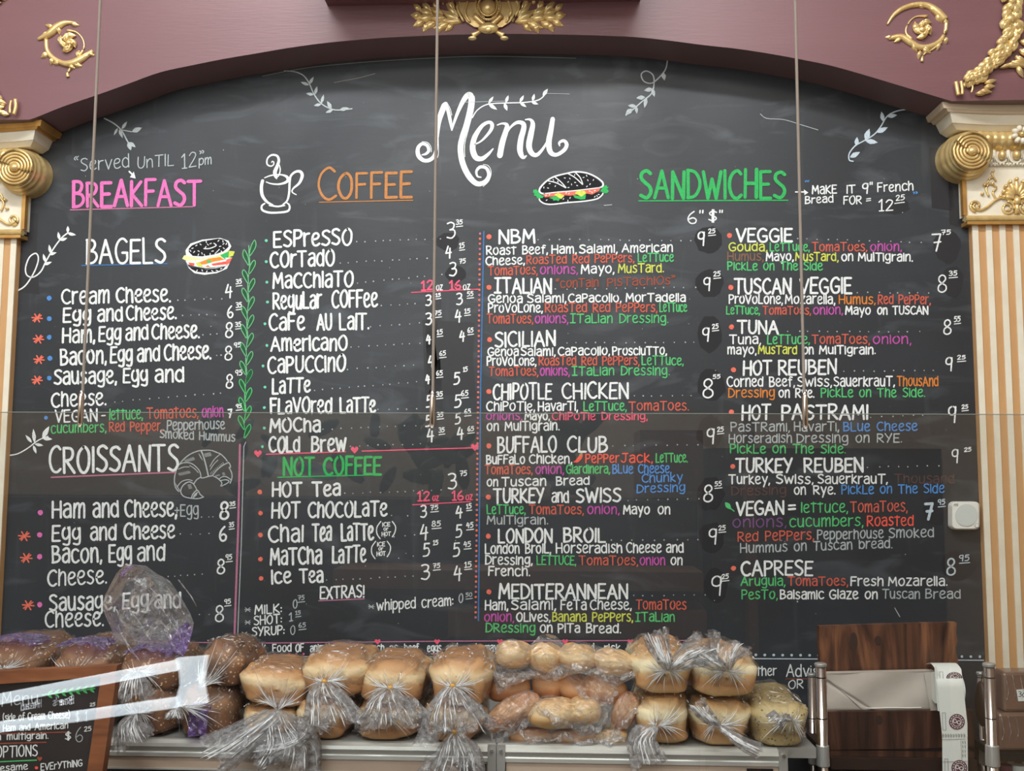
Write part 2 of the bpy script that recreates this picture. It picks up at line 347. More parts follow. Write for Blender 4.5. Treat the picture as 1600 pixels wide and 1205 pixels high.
# ---------------------------------------------------------------- hand lettering (own single-stroke alphabet)
GL = {
'A':'60|L0,0 30,100 60,0|L11,36 49,36','B':'50|L4,0 4,100|C2,100 32,98 42,80 30,58 6,54|C6,54 40,48 50,26 34,5 2,0',
'C':'54|C52,88 38,100 18,92 4,68 3,36 16,8 36,0 54,12','D':'56|L4,0 4,100|C2,100 34,93 54,66 54,36 34,7 2,0',
'E':'46|L46,100 4,100 2,0 46,0|L3,52 38,53','F':'46|L46,100 4,100 3,0|L4,54 38,55',
'G':'58|C54,86 38,99 18,92 4,66 4,34 18,5 40,0 56,14 56,40|L57,42 34,42','H':'54|L3,100 2,0|L52,100 52,0|L3,50 52,50',
'I':'5|L3,100 3,0','J':'48|L8,100 50,100|C34,100 34,30 24,4 8,4 0,20','K':'50|L3,100 3,0|L46,98 5,48 50,0','L':'44|L3,100 3,0 44,0',
'M':'68|L2,0 9,100 34,34 60,100 67,0','N':'54|L3,0 3,100 52,0 53,100','O':'58|O30,100 8,78 2,42 16,6 36,0 54,26 56,72 44,96',
'P':'48|L3,100 3,0|C2,100 36,97 47,76 34,52 5,47','Q':'58|O30,100 8,78 2,42 16,6 36,0 54,26 56,72 44,96|L36,24 58,-4',
'R':'52|L3,100 3,0|C2,100 36,97 46,77 34,54 5,48|L14,48 52,0','S':'48|C46,90 30,100 9,92 6,72 24,55 42,41 46,20 28,1 2,10',
'T':'58|L0,100 58,100|L29,100 29,0','U':'52|C3,100 3,34 14,5 34,2 48,24 50,60 50,100','V':'56|L0,100 28,0 56,100',
'W':'78|L0,100 20,0 39,72 57,0 78,100','X':'52|L0,100 52,0|L50,100 2,0','Y':'54|L0,100 27,50|L54,100 18,0','Z':'50|L2,100 48,100 2,0 50,0',
'|':'46|L23,100 23,0|L2,100 44,100|L2,0 44,0',
'a':'46|C6,62 24,70 40,64 44,46|L44,50 44,0|C44,42 22,42 4,28 6,8 24,0 44,14','b':'48|L3,100 3,0|C3,46 24,68 46,50 46,18 26,0 3,12',
'c':'46|C44,60 28,70 8,60 2,34 10,7 28,0 46,10','d':'48|C44,50 24,68 4,52 2,18 22,0 44,14|L44,100 44,0',
'e':'46|C4,34 30,38 42,54 32,68 12,64 2,36 10,6 28,0 46,10','f':'38|C38,94 26,100 15,84 15,0|L1,60 32,60',
'g':'48|O26,70 6,56 3,26 20,8 42,26 42,58|C45,70 45,-8 32,-28 8,-22','h':'46|L3,100 3,0|C3,42 20,68 40,58 43,0',
'i':'5|L3,68 3,0|L3,88 3,92','j':'26|L22,68 22,-10|C22,-10 14,-28 0,-20|L22,88 22,92','k':'42|L3,100 3,0|L36,68 5,32 42,0','l':'5|L3,100 3,0',
'm':'68|L3,68 3,0|C3,42 18,68 32,60 34,0|C34,42 48,68 62,60 65,0','n':'46|L3,68 3,0|C3,40 20,68 40,60 43,0',
'o':'50|O26,70 6,54 3,24 20,1 40,10 48,40 40,64','p':'48|L3,66 3,-34|C3,50 24,68 46,52 44,18 24,0 3,12','q':'48|O26,70 6,56 3,26 20,2 42,20 42,58|L45,70 45,-34',
'r':'34|L3,68 3,0|C3,38 12,60 34,66','s':'40|C38,62 22,70 7,60 12,42 32,30 38,14 22,0 2,8','t':'42|L20,96 20,0|L0,70 42,72',
'u':'46|C3,68 4,18 18,0 36,10 42,38|L43,68 43,0','v':'44|L0,68 22,0 44,68','w':'66|L0,68 17,0 33,54 49,0 66,68','x':'42|L0,68 42,0|L40,68 2,0',
'y':'46|L2,68 24,14|L46,68 16,-34','z':'42|L2,68 40,68 2,0 42,0',
'0':'52|O28,100 8,80 3,42 14,6 34,1 50,32 48,76 38,96','1':'30|L2,78 20,100 20,0|L4,0 34,0','!':'6|L4,100 3,28|L3,2 3,6',
'2':'48|C4,80 20,100 42,92 40,64 4,2|L4,1 48,3','3':'46|C4,94 24,100 42,88 36,62 18,54|C18,54 42,50 46,24 28,2 2,8','4':'50|L22,100 3,42 50,46|L40,82 36,0',
'5':'48|L46,98 12,98 8,58|C8,58 34,64 46,36 32,6 2,2','6':'46|C34,100 12,72 3,34 16,3 38,6 44,32 28,48 8,36','7':'46|L2,98 46,98 22,0|L12,50 46,52',
'8':'48|O24,52 8,68 10,90 26,100 40,90 42,72 24,52 6,38 4,12 24,0 44,12 44,36','9':'44|O24,100 6,86 6,58 24,48 40,60 40,88|L42,96 36,0',
'.':'6|L3,1 3,4',',':'10|L6,6 1,-16',':':'6|L3,12 3,16|L3,54 3,58',"'":'8|L5,104 3,84','"':'22|L4,104 3,84|L18,104 17,84',
'(':'22|C20,112 4,74 4,26 20,-12',')':'22|C2,112 18,74 18,26 2,-12','=':'44|L0,34 44,36|L0,62 44,64','+':'40|L0,50 40,50|L20,74 20,26',
'$':'50|C46,86 28,98 8,84 10,62 40,40 44,18 24,2 2,14|L22,112 22,-12|L30,112 30,-12','*':'44|L4,20 40,80|L40,20 4,80|L0,50 44,50',
'-':'36|L0,46 36,46','<':'30|C12,110 0,96 8,84|C28,110 16,96 24,84','>':'30|C2,110 12,98 4,84|C18,110 28,98 20,84','&':'40|L0,0 1,1'}
GP = {}
for ch, s in GL.items():
    p = s.split('|', 1) if ch != '|' else s.split('|', 1)
    w = float(p[0]); st = []
    for q in p[1].split('|'):
        kind = q[0]; pts = [tuple(float(a) for a in t.split(',')) for t in q[1:].split()]
        st.append((kind, pts))
    GP[ch] = (w, st)
def ribbon(pts, w):
    """2D outline of a round-capped stroke in pixel space"""
    n = len(pts); ws = w if isinstance(w, (list, tuple)) else [w]*n
    vs = []; fs = []
    nor = []
    for i in range(n):
        a = pts[max(i-1, 0)]; b = pts[min(i+1, n-1)]; dx, dy = b[0]-a[0], b[1]-a[1]; L = math.hypot(dx, dy) or 1e-6
        nor.append((-dy/L, dx/L))
        vs.append((pts[i][0]+nor[i][0]*ws[i]/2, pts[i][1]+nor[i][1]*ws[i]/2)); vs.append((pts[i][0]-nor[i][0]*ws[i]/2, pts[i][1]-nor[i][1]*ws[i]/2))
    for i in range(n-1): fs.append((2*i, 2*i+1, 2*i+3, 2*i+2))
    for e, sg in ((0, 1), (n-1, -1)):
        nx, ny = nor[e]; r = ws[e]/2; b0 = len(vs); tx, ty = -ny*sg, nx*sg
        for k in (1, 2, 3):
            an = PI*k/4; c_, s_ = math.cos(an), math.sin(an)
            vs.append((pts[e][0]+r*(nx*c_+tx*s_), pts[e][1]+r*(ny*c_+ty*s_)))
        fs.append((2*e, b0, b0+1, b0+2, 2*e+1))
    return vs, fs
class Ink:
    """collects flat strokes in photo pixels; flushed on to a plane y=Y as one mesh"""
    def __init__(s): s.parts = []; s.k = 0
    def add(s, vs, fs, col, layer=None):
        s.k += 1; s.parts.append((vs, fs, col, (s.k % 30) if layer is None else layer)); return s
    def stroke(s, pts, w, col, layer=None):
        vs, fs = ribbon(pts, w); return s.add(vs, fs, col, layer)
    def curve(s, pts, w, col, sub=5, closed=False, layer=None):
        q = cat_rom(pts, sub, closed)
        if isinstance(w, (list, tuple)): w = smooth_list(w, sub)
        return s.stroke(q, w, col, layer)
    def fill(s, pts, col, layer=None): return s.add(list(pts), [tuple(range(len(pts)))], col, layer)
    def dot(s, x, y, r, col, n=10, layer=None):
        return s.fill([(x+r*math.cos(2*PI*i/n)*random.uniform(.9, 1.1), y+r*math.sin(2*PI*i/n)*random.uniform(.9, 1.1)) for i in range(n)], col, layer)
    def text(s, t, x0, x1, y0, y1, h, w, col, xh=.8, jit=1.0, slant=0.0):
        """fit text between x0 and x1, baseline from y0 to y1, cap height h"""
        sp = 15.0; tot = 0; adv = []
        for c in t:
            a = 34.0 if c == ' ' else GP[c][0]
            adv.append(a); tot += a+sp
        tot -= sp
        k = (x1-x0-(w if x1 > x0 else -w))/tot; x = x0+(w/2 if x1 > x0 else -w/2); sl = (y1-y0)/((x1-x0) or 1)
        for c, a in zip(t, adv):
            if c != ' ':
                jy = random.uniform(-.03, .03)*h*jit; sy = h/100*random.uniform(.96, 1.05); rot = random.uniform(-.03, .03)*jit
                for kind, pts in GP[c][1]:
                    q = []
                    for gx, gy in pts:
                        if c.islower():
                            gy = gy*(xh/.7) if gy <= 70 and gy >= 0 else (gy if gy < 0 else xh*100+(gy-70)*(100-xh*100)/30)
                        px = x+(gx + slant*gy)*k + rot*gy*sy*(1 if k > 0 else -1)
                        py = y0+sl*(px-x0)-gy*sy+jy
                        q.append((px+random.uniform(-.1, .1), py+random.uniform(-.1, .1)))
                    if kind == 'C': s.stroke(cat_rom(q, 4), w*random.uniform(.92, 1.08), col)
                    elif kind == 'O': s.stroke(cat_rom(q, 4, True), w*random.uniform(.92, 1.08), col)
                    else:
                        ww = w*random.uniform(.92, 1.1)
                        for i in range(len(q)-1): s.stroke([q[i], q[i+1]], ww, col)
            x += (a+sp)*k
        return s
    def leader(s, x0, y0, x1, y1, step=13.0, r=1.1, col='S'):
        n = max(1, int(abs(x1-x0)/step))
        for i in range(n+1):
            t = (i+random.uniform(-.15, .15))/n; s.dot(x0+(x1-x0)*t, y0+(y1-y0)*t+random.uniform(-.6, .6), r*random.uniform(.8, 1.2), col, 6)
        return s
    def flush(s, name, Y, parent, label=None, lift=.0009, step=.000025, mb=None):
        mb = MB()
        for vs, fs, col, ly in s.parts:
            y = Y-lift-ly*step
            mb.add([P(a, b, y) for a, b in vs], fs, col)
        return obj(name, mb, parent, label=label) if mb.v else None
YB = 0.0
board = thing('menu_board', 'black chalkboard wall menu filled with handwritten coloured lettering, framed by the maroon arch', 'menu board', tuple(P(780, 1150, YB)))
def price(x, y0, y1, big, sup, sx, sy, parent, w=2.4, col='w', ul=True, sw=None):
    """big digit from x, top y0, baseline y1; small cents in box (sx0,sx1),(sy0,sy1)"""
    k = Ink(); h = y1-y0
    k.text(big, x, x+h*.62*len(big) if big != '1' else x+h*.5, y1, y1-1, h, w, col, jit=.4)
    if sup:
        k.text(sup, sx[0], sx[1], sy[1], sy[1]-1, sy[1]-sy[0], 1.5 if sw is None else sw, col, jit=.3)
        if ul: k.stroke([(sx[0]+1, sy[1]+3.4), (sx[1], sy[1]+2.2)], 1.5, col)
    return k.flush('price', YB, parent)
def entry(name, segs, y0, y1, h, w, desc=(), prices=(), lead=None, bullet=None, xh=.86, col='w', dw=2.1, dh=14, dxh=.84, label=None):
    k = Ink(); X0 = segs[0][1]; X1 = segs[-1][2]
    for sg in segs:
        c_ = sg[3] if len(sg) > 3 else col; yy = lambda x: y0+(y1-y0)*(x-X0)/(X1-X0)
        k.text(sg[0], sg[1], sg[2], yy(sg[1]), yy(sg[2]), sg[4] if len(sg) > 4 else h, sg[5] if len(sg) > 5 else w, c_, xh)
    e = k.flush(name, YB, board, label)
    if bullet:
        b_ = Ink(); b_.dot(bullet[0], bullet[1], bullet[2], bullet[3], 12); b_.flush('bullet_dot', YB, e)
    if lead: Ink().leader(*lead).flush('dot_leader', YB, e)
    for ln in desc:
        ya, yb, sgs = ln[0], ln[1], ln[2]; hh = ln[3] if len(ln) > 3 else dh
        xa = sgs[0][1]; xb = sgs[-1][2]
        for t, a, b, c_ in sgs:
            d = Ink(); d.text(t, a, b, ya+(yb-ya)*(a-xa)/(xb-xa), ya+(yb-ya)*(b-xa)/(xb-xa), hh-.6, dw*(1.08 if c_ == 'w' else .95), c_, dxh); d.flush('ingredient_lettering', YB, e)
    for pr in prices: price(*pr[:7], e, **(pr[7] if len(pr) > 7 else {}))
    return e
def heading(t, x0, x1, y0, y1, h, w, col, ul=None, ulc=None, xh=1.0, label=None, ulw=1.8):
    k = Ink(); k.text(t, x0, x1, y0, y1, h, w, col, xh, jit=.7)
    e = k.flush('heading', YB, board, label)
    if ul: Ink().stroke([(ul[0], ul[1]), (ul[2], ul[3])], ulw, ulc or col).flush('underline', YB, e)
    return e
# ---------------------------------------------------------------- the arched wall, board panel, pilasters' wall
arch = [(-420,190),(0,187),(45,187),(60,182),(100,166),(150,149),(200,131),(250,113),(300,102),(350,92),(400,83.5),(450,75),(500,68),(550,63),(600,59),(650,56.5),(700,54.5),
        (780,53),(850,53.5),(900,54.5),(950,56),(1000,58.5),(1050,64),(1100,70.5),(1150,76),(1200,83.5),(1255,93.5),(1300,103),(1350,117),(1400,132),(1450,147),(1487,158),(1600,156),(2020,148)]
YF = -0.108
arch = arch[:3]+cat_rom(arch[2:-2], 4)[1:-1]+arch[-3:]
def wall_arch():
    mb = MB(); n = len(arch); front = [P(a, b, YF) for a, b in arch]; top = [Vector((v.x, YF, 3.8)) for v in front]
    for i in range(n-1):
        a, b = front[i], front[i+1]
        mb.add([a, b, top[i+1], top[i]], [(0, 1, 2, 3)], 'maroon')
        mb.add([a, b, Vector((b.x, 0.0, b.z)), Vector((a.x, 0.0, a.z))], [(3, 2, 1, 0)], 'soffit')
    xa, xb = front[0].x, front[-1].x
    mb.add([(xa, 0, front[0].z), (xa, YF, front[0].z), (xa, YF, 3.8), (xa, 0, 3.8)], [(0, 1, 2, 3)], 'maroon')
    mb.add([(xb, 0, front[-1].z), (xb, YF, front[-1].z), (xb, YF, 3.8), (xb, 0, 3.8)], [(3, 2, 1, 0)], 'maroon')
    mb.add([(xa, YF, 3.8), (xb, YF, 3.8), (xb, 0, 3.8), (xa, 0, 3.8)], [(0, 1, 2, 3)], 'maroon')
    return mb
struct(obj('wall_back', wall_arch()))
mb = MB(); mb.box((P(512, 0, YF).x, YF-.14, 2.712), (P(1000, 0, YF).x, YF-.0005, 2.95), 'maroon'); o_ = obj('crest_shadow_block', mb); tag(o_, 'unseen maroon block added above the gilded crest to shade the arch wall', 'blocker')  # unseen block added to cast the shadow at the top of the arch
# plain flat wall either side and behind
w = MB(); w.box((-3.6, 0.02, 0), (3.6, 0.14, 3.8), 'maroon'); struct(obj('wall_rear', w))
# the painted chalkboard sheet
a_, b_ = P(-60, 900, 0), P(1640, 900, 0)
mb = MB(); zt = P(780, 20, 0).z; mb.box((a_.x, 0.0, 0.8), (b_.x, 0.019, zt), 'board'); obj('board_panel', mb, board)
# faint seam where a second sheet was added and black repaint patches behind re-written prices
k = Ink()
def blot(x, y, rx, ry, col='patch'):
    k = Ink(); n = 16; k.fill([(x+rx*math.cos(2*PI*i/n)*random.uniform(.88, 1.1), y+ry*math.sin(2*PI*i/n)*random.uniform(.88, 1.1)) for i in range(n)], col, 0); k.flush('repaint_patch', YB, board, 'matt black repaint patch behind a price', lift=.0004)
for x, y, rx, ry in ((1107,375,22,22),(1109,443,22,22),(1108,522,20,28),(1112,602,22,26),(1110,675,22,26),(1110,772,22,26),(1112,840,20,24),(1118,915,20,26),
                     (700,378,18,14),(712,428,16,14),): blot(x, y, rx, ry)
for x, y, rx, ry in ((1480,385,22,26),(1488,440,18,26),(1462,798,22,22),(1496,885,28,24),(1398,322,24,12)): blot(x, y, rx, ry, 'patchlight')
for x0, y0, x1, y1 in ((664,450,690,640),(1452,230,1490,330),(1480,240,1503,356),(22,330,60,460),(660,500,742,620)):
    k = Ink(); k.fill([(x0, y0), (x1, y0+4), (x1-3, (y0+y1)/2), (x1+2, y1), (x0+4, y1-5)], 'patchlight', 0); k.flush('repaint_patch', YB, board, 'matt black repaint patch', lift=.0004)
k = Ink()
k.stroke(cat_rom([(410,119),(480,106),(560,98),(650,92),(760,88),(900,91)], 5), .8, 'shade'); k.stroke([(522,129),(560,122),(586,115)], .7, 'shade')
k.stroke(cat_rom([(1188,178),(1198,185),(1225,187),(1255,196),(1278,203)], 4), 1.0, 'S'); k.stroke([(720,160),(790,158)], .8, 'S'); k.stroke([(850,146),(890,147)], .8, 'S')
k.stroke([(944,321),(956,320)], 1.2, 'S'); k.stroke([(1398,950),(1406,964)], 1.2, 'S')
for i in range(60): k.dot(random.uniform(60, 1480), random.uniform(230, 980), random.uniform(.4, .9), 'S', 5)
sm_ = k.flush('scratch_mark', YB, board, 'fine pale scratches and chalk specks'); sm_['kind'] = 'stuff'
# ---------------------------------------------------------------- title
k = Ink(); S4 = lambda pts, ox=600, oy=0, s=4.0: [(ox+a/s, oy+b/s) for a, b in pts]
k.curve(S4([(238,968),(262,962),(280,940),(268,908),(236,900),(212,928),(216,974),(252,1004),(296,994),(322,950),(330,860),(342,760),(372,672),(384,650)]), [2,4,5,5,5,6,7,6,6,5,6,8,9,7], 'w')
k.curve(S4([(384,652),(400,690),(415,760),(424,815)]), [5,5.5,5,2], 'w')
k.curve(S4([(424,815),(440,760),(475,670),(510,608),(535,592),(546,616),(540,680),(516,780),(490,860),(478,930),(492,1020),(530,1100),(580,1148),(630,1138),(656,1096),(640,1052),(602,1044),(578,1070),(584,1102),(606,1108)]), [2,4,6,8,9,9,9,9,9,9,9,9,8,7,6,5,5,4,3,2], 'w')
k.curve(S4([(563,600),(566,630),(556,700),(530,800),(505,900),(505,980)]), 1.1, 'w'); k.curve(S4([(392,640),(414,680),(424,720)]), 1, 'w')
k.curve(S4([(350,740),(340,840),(340,960),(326,996)]), 1, 'w'); k.curve(S4([(620,1028),(652,1036),(670,1076),(656,1130),(620,1166)]), 1, 'w')
k.curve(S4([(238,886),(270,890),(292,915),(296,950)]), 1, 'w')
k.curve(S4([(562,905),(610,880),(664,820),(676,780),(654,764),(610,790),(566,860),(554,930),(574,984),(612,992),(650,965),(682,930)]), [2,3,5,6,5,6,8,9,9,7,5,2], 'w')
k.curve(S4([(708,782),(740,772),(768,782),(762,820),(740,890),(724,972)]), [2,3,6,8,9,9], 'w')
k.curve(S4([(745,890),(780,810),(826,768),(866,770),(874,800),(856,870),(850,940),(868,984),(890,974)]), [2,3,5,7,8,9,9,6,2], 'w')
k.curve(S4([(884,748),(914,748),(930,775),(918,840),(906,910),(922,956),(956,968),(1000,920),(1036,850),(1052,780)]), [2,4,7,9,9,8,6,4,3,2], 'w')
k.curve(S4([(1054,744),(1044,810),(1030,890),(1040,950),(1076,968),(1124,940),(1142,904),(1124,880),(1096,892),(1098,912)]), [7,8,9,8,6,6,6,5,4,2], 'w')
title = k.flush('title_lettering', YB, board, 'large white curling script title reading Menu')
def leaf(k, x, y, L, ang, wd, col='w', hollow=False, wk=1.5):
    ca, sa = math.cos(ang), math.sin(ang); q = []
    for t, s in ((0,0),(.18,.6),(.42,1),(.7,.7),(1,0),(.7,-.7),(.42,-1),(.18,-.6)):
        u = t*L; v = s*wd/2; q.append((x+u*ca-v*sa, y+u*sa+v*ca))
    if hollow: k.curve(q, wk, col, 3, True)
    else: k.fill(q, col)
def sprig(pts, leaves, w=1.8, col='w'):
    k = Ink(); k.curve(pts, w, col)
    for x, y, L, deg, wd in leaves: leaf(k, x, y, L, math.radians(deg), wd, col)
    return k.flush('leaf_sprig', YB, board)
sprig([(738,184),(746,172),(762,163),(790,161),(820,160),(842,156),(853,146)], [(763,162,14,-55,5),(763,162,17,35,6),(790,161,13,-70,5),(788,161,13,70,6),(812,160,13,-60,5),(812,160,13,35,5),(832,158,12,-75,5),(830,159,12,20,5),(848,150,14,-55,6)])
sprig([(444,111),(460,112),(474,118),(483,130),(490,146),(500,160),(512,168),(526,172),(550,170)], [(483,132,14,-60,5),(483,133,14,200,5),(492,148,14,-75,5),(490,148,12,190,5),(502,162,15,-75,5),(502,163,12,170,5),(518,170,14,-120,6),(520,172,12,160,5),(530,172,16,-12,6)], col='S')
sprig([(1043,93),(1040,108),(1030,121),(1018,130),(1006,127),(1002,116),(1010,111),(1020,117),(1022,130),(1018,146),(1004,158),(988,172),(978,180)], [(1036,113,13,80,7),(1020,139,14,170,7),(1019,138,14,75,6),(1008,152,14,175,7),(1010,152,17,100,6),(994,166,13,185,6),(994,166,12,85,5),(988,170,14,140,8)], 2.0, 'S')
sprig([(1422,170),(1400,174),(1386,182),(1376,198),(1366,210),(1350,220),(1336,228),(1327,240),(1327,250),(1333,252)], [(1386,182,16,-8,7),(1380,190,16,-100,7),(1370,207,19,-25,8),(1352,219,19,-70,9),(1352,220,20,8,8),(1338,228,14,-85,7),(1328,246,18,-28,8)], 1.9, 'W')
sprig([(163,185),(178,193),(190,204),(200,222),(207,228)], [(190,202,15,-55,5),(184,200,13,118,4),(186,202,15,68,5),(206,206,17,-22,8),(200,222,14,70,7),(202,222,13,40,6)], 2.0, 'S')
k = Ink(); k.stroke([(190,203),(206,206)], 1.5, 'S'); k.flush('leaf_sprig', YB, board)
sprig([(26,455),(40,446),(54,424),(60,405),(56,396),(46,402),(40,418),(42,430),(52,433),(64,424),(72,408),(84,388),(96,372),(106,364)], [(71,410,14,-105,5),(68,414,14,-20,5),(79,396,14,-100,5),(76,398,13,-15,5),(93,375,13,-100,5),(94,376,12,-20,5),(106,364,11,-90,5),(106,365,13,10,5),(106,364,9,20,5)], 2.2)
sprig([(13,712),(28,709),(44,700),(60,688),(75,682)], [(54,692,22,-95,6),(50,692,16,-130,5),(66,685,22,-60,8),(66,685,16,5,6),(52,696,14,70,5),(54,694,14,10,5)], 1.8)
# green heart-leaf vine between bagels and coffee
k = Ink(); vx = lambda y: 390-(y-380)*0.028
k.curve([(vx(y)+1.2*math.sin(y*.11), y) for y in range(384, 676, 14)], 1.5, 'l')
ys = [384+28.5*i for i in range(11)]
for i, y in enumerate(ys):
    for sx, dy in ((1, 0), (-1, 15)):
        yy = y+dy
        if yy > 672: continue
        q = [(vx(yy+16), yy+16), (vx(yy)+sx*2, yy+2), (vx(yy)+sx*8, yy-6-(3 if i == 0 else 0)), (vx(yy)+sx*10, yy), (vx(yy)+sx*5, yy+10)]
        k.fill([(a, b) for a, b in cat_rom(q, 3, True)][:-1], 'L', 2); k.curve(q, 1.4, 'g' if i > 6 else 'l', 3, True)
k.flush('leaf_vine', YB, board, 'green outlined heart-leaf vine')
# ---------------------------------------------------------------- headings
k = Ink(); k.text('<Served', 115, 203, 268, 261, 20, 1.7, 'S', .75); k.text('UnTIL', 214, 272, 263, 258, 18, 1.7, 'S', .75); k.text('12', 283, 307, 263, 260, 22, 1.7, 'S')
k.text('pm', 310, 331, 258, 256, 14, 1.6, 'S', .75); k.text('>', 311, 320, 255, 253, 17, 1.5, 'S'); k.flush('note_lettering', YB, board)
k = Ink(); k.stroke([(202,268),(209,275)], 2.5, 'w'); k.fill([(212,279),(203,277),(209,268)], 'w'); k.flush('arrow_mark', YB, board)
heading('BREAKFAST', 111, 316, 323, 320, 38, 5.2, 'p', (110,328,301,323), 'V')
heading('BAGELS', 133, 260, 412, 410, 37, 3.8, 'w', (128,415,261,412), 'B')
heading('CROISSANTS', 75, 280, 739, 735, 39, 4.2, 'w', (80,746,275,738), 'V', ulw=2.4)
heading('NOT COFFEE', 441, 597, 743, 741, 27, 4.0, 's', (434,746,595,742))
k = Ink(); k.curve([(523,268),(514,262),(502,272),(498,290),(504,306),(514,312),(525,306)], [4,4,3.5,3.5,4,4,4], 'C')
k.text('OFFEE', 526, 645, 310, 308, 38, 4.2, 'C', jit=.4); hd = k.flush('heading', YB, board); Ink().stroke([(499,316),(645,313)], 1.4, 'C').flush('underline', YB, hd)
heading('SANDWICHES', 998, 1229, 310, 309, 42, 5.4, 's', (998,314,1231,313))
k = Ink(); k.text('6"', 1073, 1101, 349, 349, 19, 2.2, 'w'); k.text('$"', 1106, 1131, 345, 345, 16, 2.2, 'w'); k.flush('size_lettering', YB, board)
k = Ink(); k.stroke([(1243,300),(1258,300)], 2, 'w'); k.fill([(1263,301),(1256,296),(1257,305)], 'w'); k.text('<', 1257, 1265, 292, 292, 9, 1.3, 'b')
k.text('MaKE', 1268, 1308, 303, 302, 12, 2.1, 'w', .9); k.text('IT', 1322, 1337, 302, 301, 12, 2.1, 'w'); k.text('9"', 1346, 1365, 303, 302, 16, 2.1, 'w'); k.text('French', 1370, 1428, 300, 297, 14, 2.1, 'w', .75)
k.text('Bread', 1257, 1303, 318, 316, 11, 1.9, 'w', .8); k.text('FOR', 1317, 1347, 319, 318, 12, 1.9, 'w'); k.text('=', 1353, 1361, 318, 317, 12, 1.7, 'w'); k.text('12', 1372, 1396, 330, 329, 17, 2.0, 'w')
k.text('25', 1399, 1414, 314, 312, 8, 1.5, 'w'); k.stroke([(1398,318),(1413,316)], 1.5, 'w'); k.text('>', 1426, 1435, 313, 312, 11, 1.6, 'b'); k.flush('note_lettering', YB, board)
k = Ink(); k.text('EXTRAS!', 499, 570, 936, 933, 18, 2.6, 'w'); hd = k.flush('heading', YB, board); Ink().stroke([(498,939),(569,936)], 1.6, 'V').flush('underline', YB, hd)
# ---------------------------------------------------------------- bagels & croissants
def ast(x, y, r=8):
    k = Ink()
    for an in (0.1, 1.1, 2.1, 2.5): k.stroke([(x-r*math.cos(an), y-r*.85*math.sin(an)), (x+r*math.cos(an), y+r*.85*math.sin(an))], 2.2, 'c')
    k.flush('asterisk_mark', YB, board)
for x, y in ((58,497),(60,530),(61,562),(58,594)): ast(x, y)
for x, y in ((38,838),(41,872),(44,946)): ast(x, y, 9)
bl = lambda y, r=3.8: (77, y, r, 'b')
sp = lambda x, y: ((x, x+10), (y, y+8))
entry('menu_item', [('Cream', 95, 172), ('Cheese.', 180, 268)], 475, 471, 22, 3.4, prices=[(351,446,466,'4','35',(368,378),(437,444))], lead=(276,469,345,467,12), bullet=bl(466), xh=.86)
entry('menu_item', [('Egg', 97, 143), ('and', 151, 193), ('Cheese.', 196, 277)], 504, 498, 21, 3.4, prices=[(354,479,497,'6','35',(368,378),(473,481))], lead=(284,493,335,492,12), bullet=bl(498))
entry('menu_item', [('Ham,', 96, 150), ('Egg', 153, 190), ('and', 195, 233), ('Cheese.', 236, 313)], 536, 527, 22, 3.4, prices=[(351,506,528,'8','35',(367,377),(504,511))], lead=(318,523,340,522,9), bullet=bl(527))
entry('menu_item', [('Bacon,', 93, 168), ('Egg', 171, 208), ('and', 213, 251), ('Cheese.', 255, 331)], 570, 560, 23, 3.4, prices=[(350,541,563,'8','95',(365,377),(536,543),dict(ul=False))], lead=(338,556,346,555,9), bullet=(78,560,3.8,'b'))
entry('menu_item', [('Sausage,', 83, 184), ('Egg', 191, 232), ('and', 241, 289)], 600, 596, 22, 3.4, desc=[(636,632,[('Cheese.', 79, 167, 'w')],22)], prices=[(352,586,607,'8','95',(367,379),(579,587),dict(ul=False))], lead=(178,628,346,614,14), bullet=bl(591), dw=2.8, dxh=.86)
entry('menu_item', [('VEGAN', 85, 153, 'w'), ('-', 158, 165, 'w', 16, 2)], 660, 657, 18, 2.6, desc=[(656,651,[('lettuce,',170,224,'g'),('Tomatoes,',229,311,'r'),('onion',315,350,'m')],17),(677,670,[('cucumbers,',79,167,'g'),('Red Pepper,',170,255,'r'),('Pepperhouse',260,352,'S')],15),(684,690,[('Smoked Hummus',249,368,'S')],13)],
      prices=[(355,640,653,'7','95',(368,378),(632,638))], bullet=(72,653,3,'b'), dw=2.1)
pb = lambda y, x=62: (x, y, 4.2, 'p')
entry('menu_item', [('Ham', 80, 134), ('and', 144, 187), ('Cheese,', 194, 278), ('+Egg', 272, 311, 'S', 18, 2.0)], 809, 806, 25, 3.4, prices=[(342,785,812,'8','35',(358,368),(785,791),dict(w=3.4))], lead=(316,808,334,807,9), bullet=pb(801,63))
entry('menu_item', [('Egg', 80, 127), ('and', 140, 183), ('Cheese', 192, 274)], 846, 840, 23, 3.4, prices=[(341,823,846,'6','35',(357,366),(817,824),dict(w=3.2))], lead=(281,835,328,834,12), bullet=pb(836))
entry('menu_item', [('Bacon,', 80, 161), ('Egg', 169, 207), ('and', 213, 259)], 880, 875, 25, 3.4, desc=[(916,911,[('Cheese.', 73, 168, 'w')],24)], prices=[(338,874,897,'8','95',(352,363),(867,875))], lead=(262,901,316,897,10), bullet=pb(870), dw=2.8, dxh=.86)
entry('menu_item', [('Sausage,', 76, 182), ('Egg', 190, 233), ('and', 240, 284)], 954, 949, 24, 3.4, desc=[(980,977,[('Cheese.', 69, 163, 'w')],24)], prices=[(335,947,972,'8','95',(350,361),(937,944))], lead=(296,962,326,960,11), bullet=pb(945), dw=2.8, dxh=.86)
k = Ink(); k.stroke([(375,695),(372,830),(366,1003)], 3.2, 'V'); k.stroke([(384,691),(381,698),(377,850),(371,1003)], 1.4, 'S'); k.flush('divider_line', YB, board)
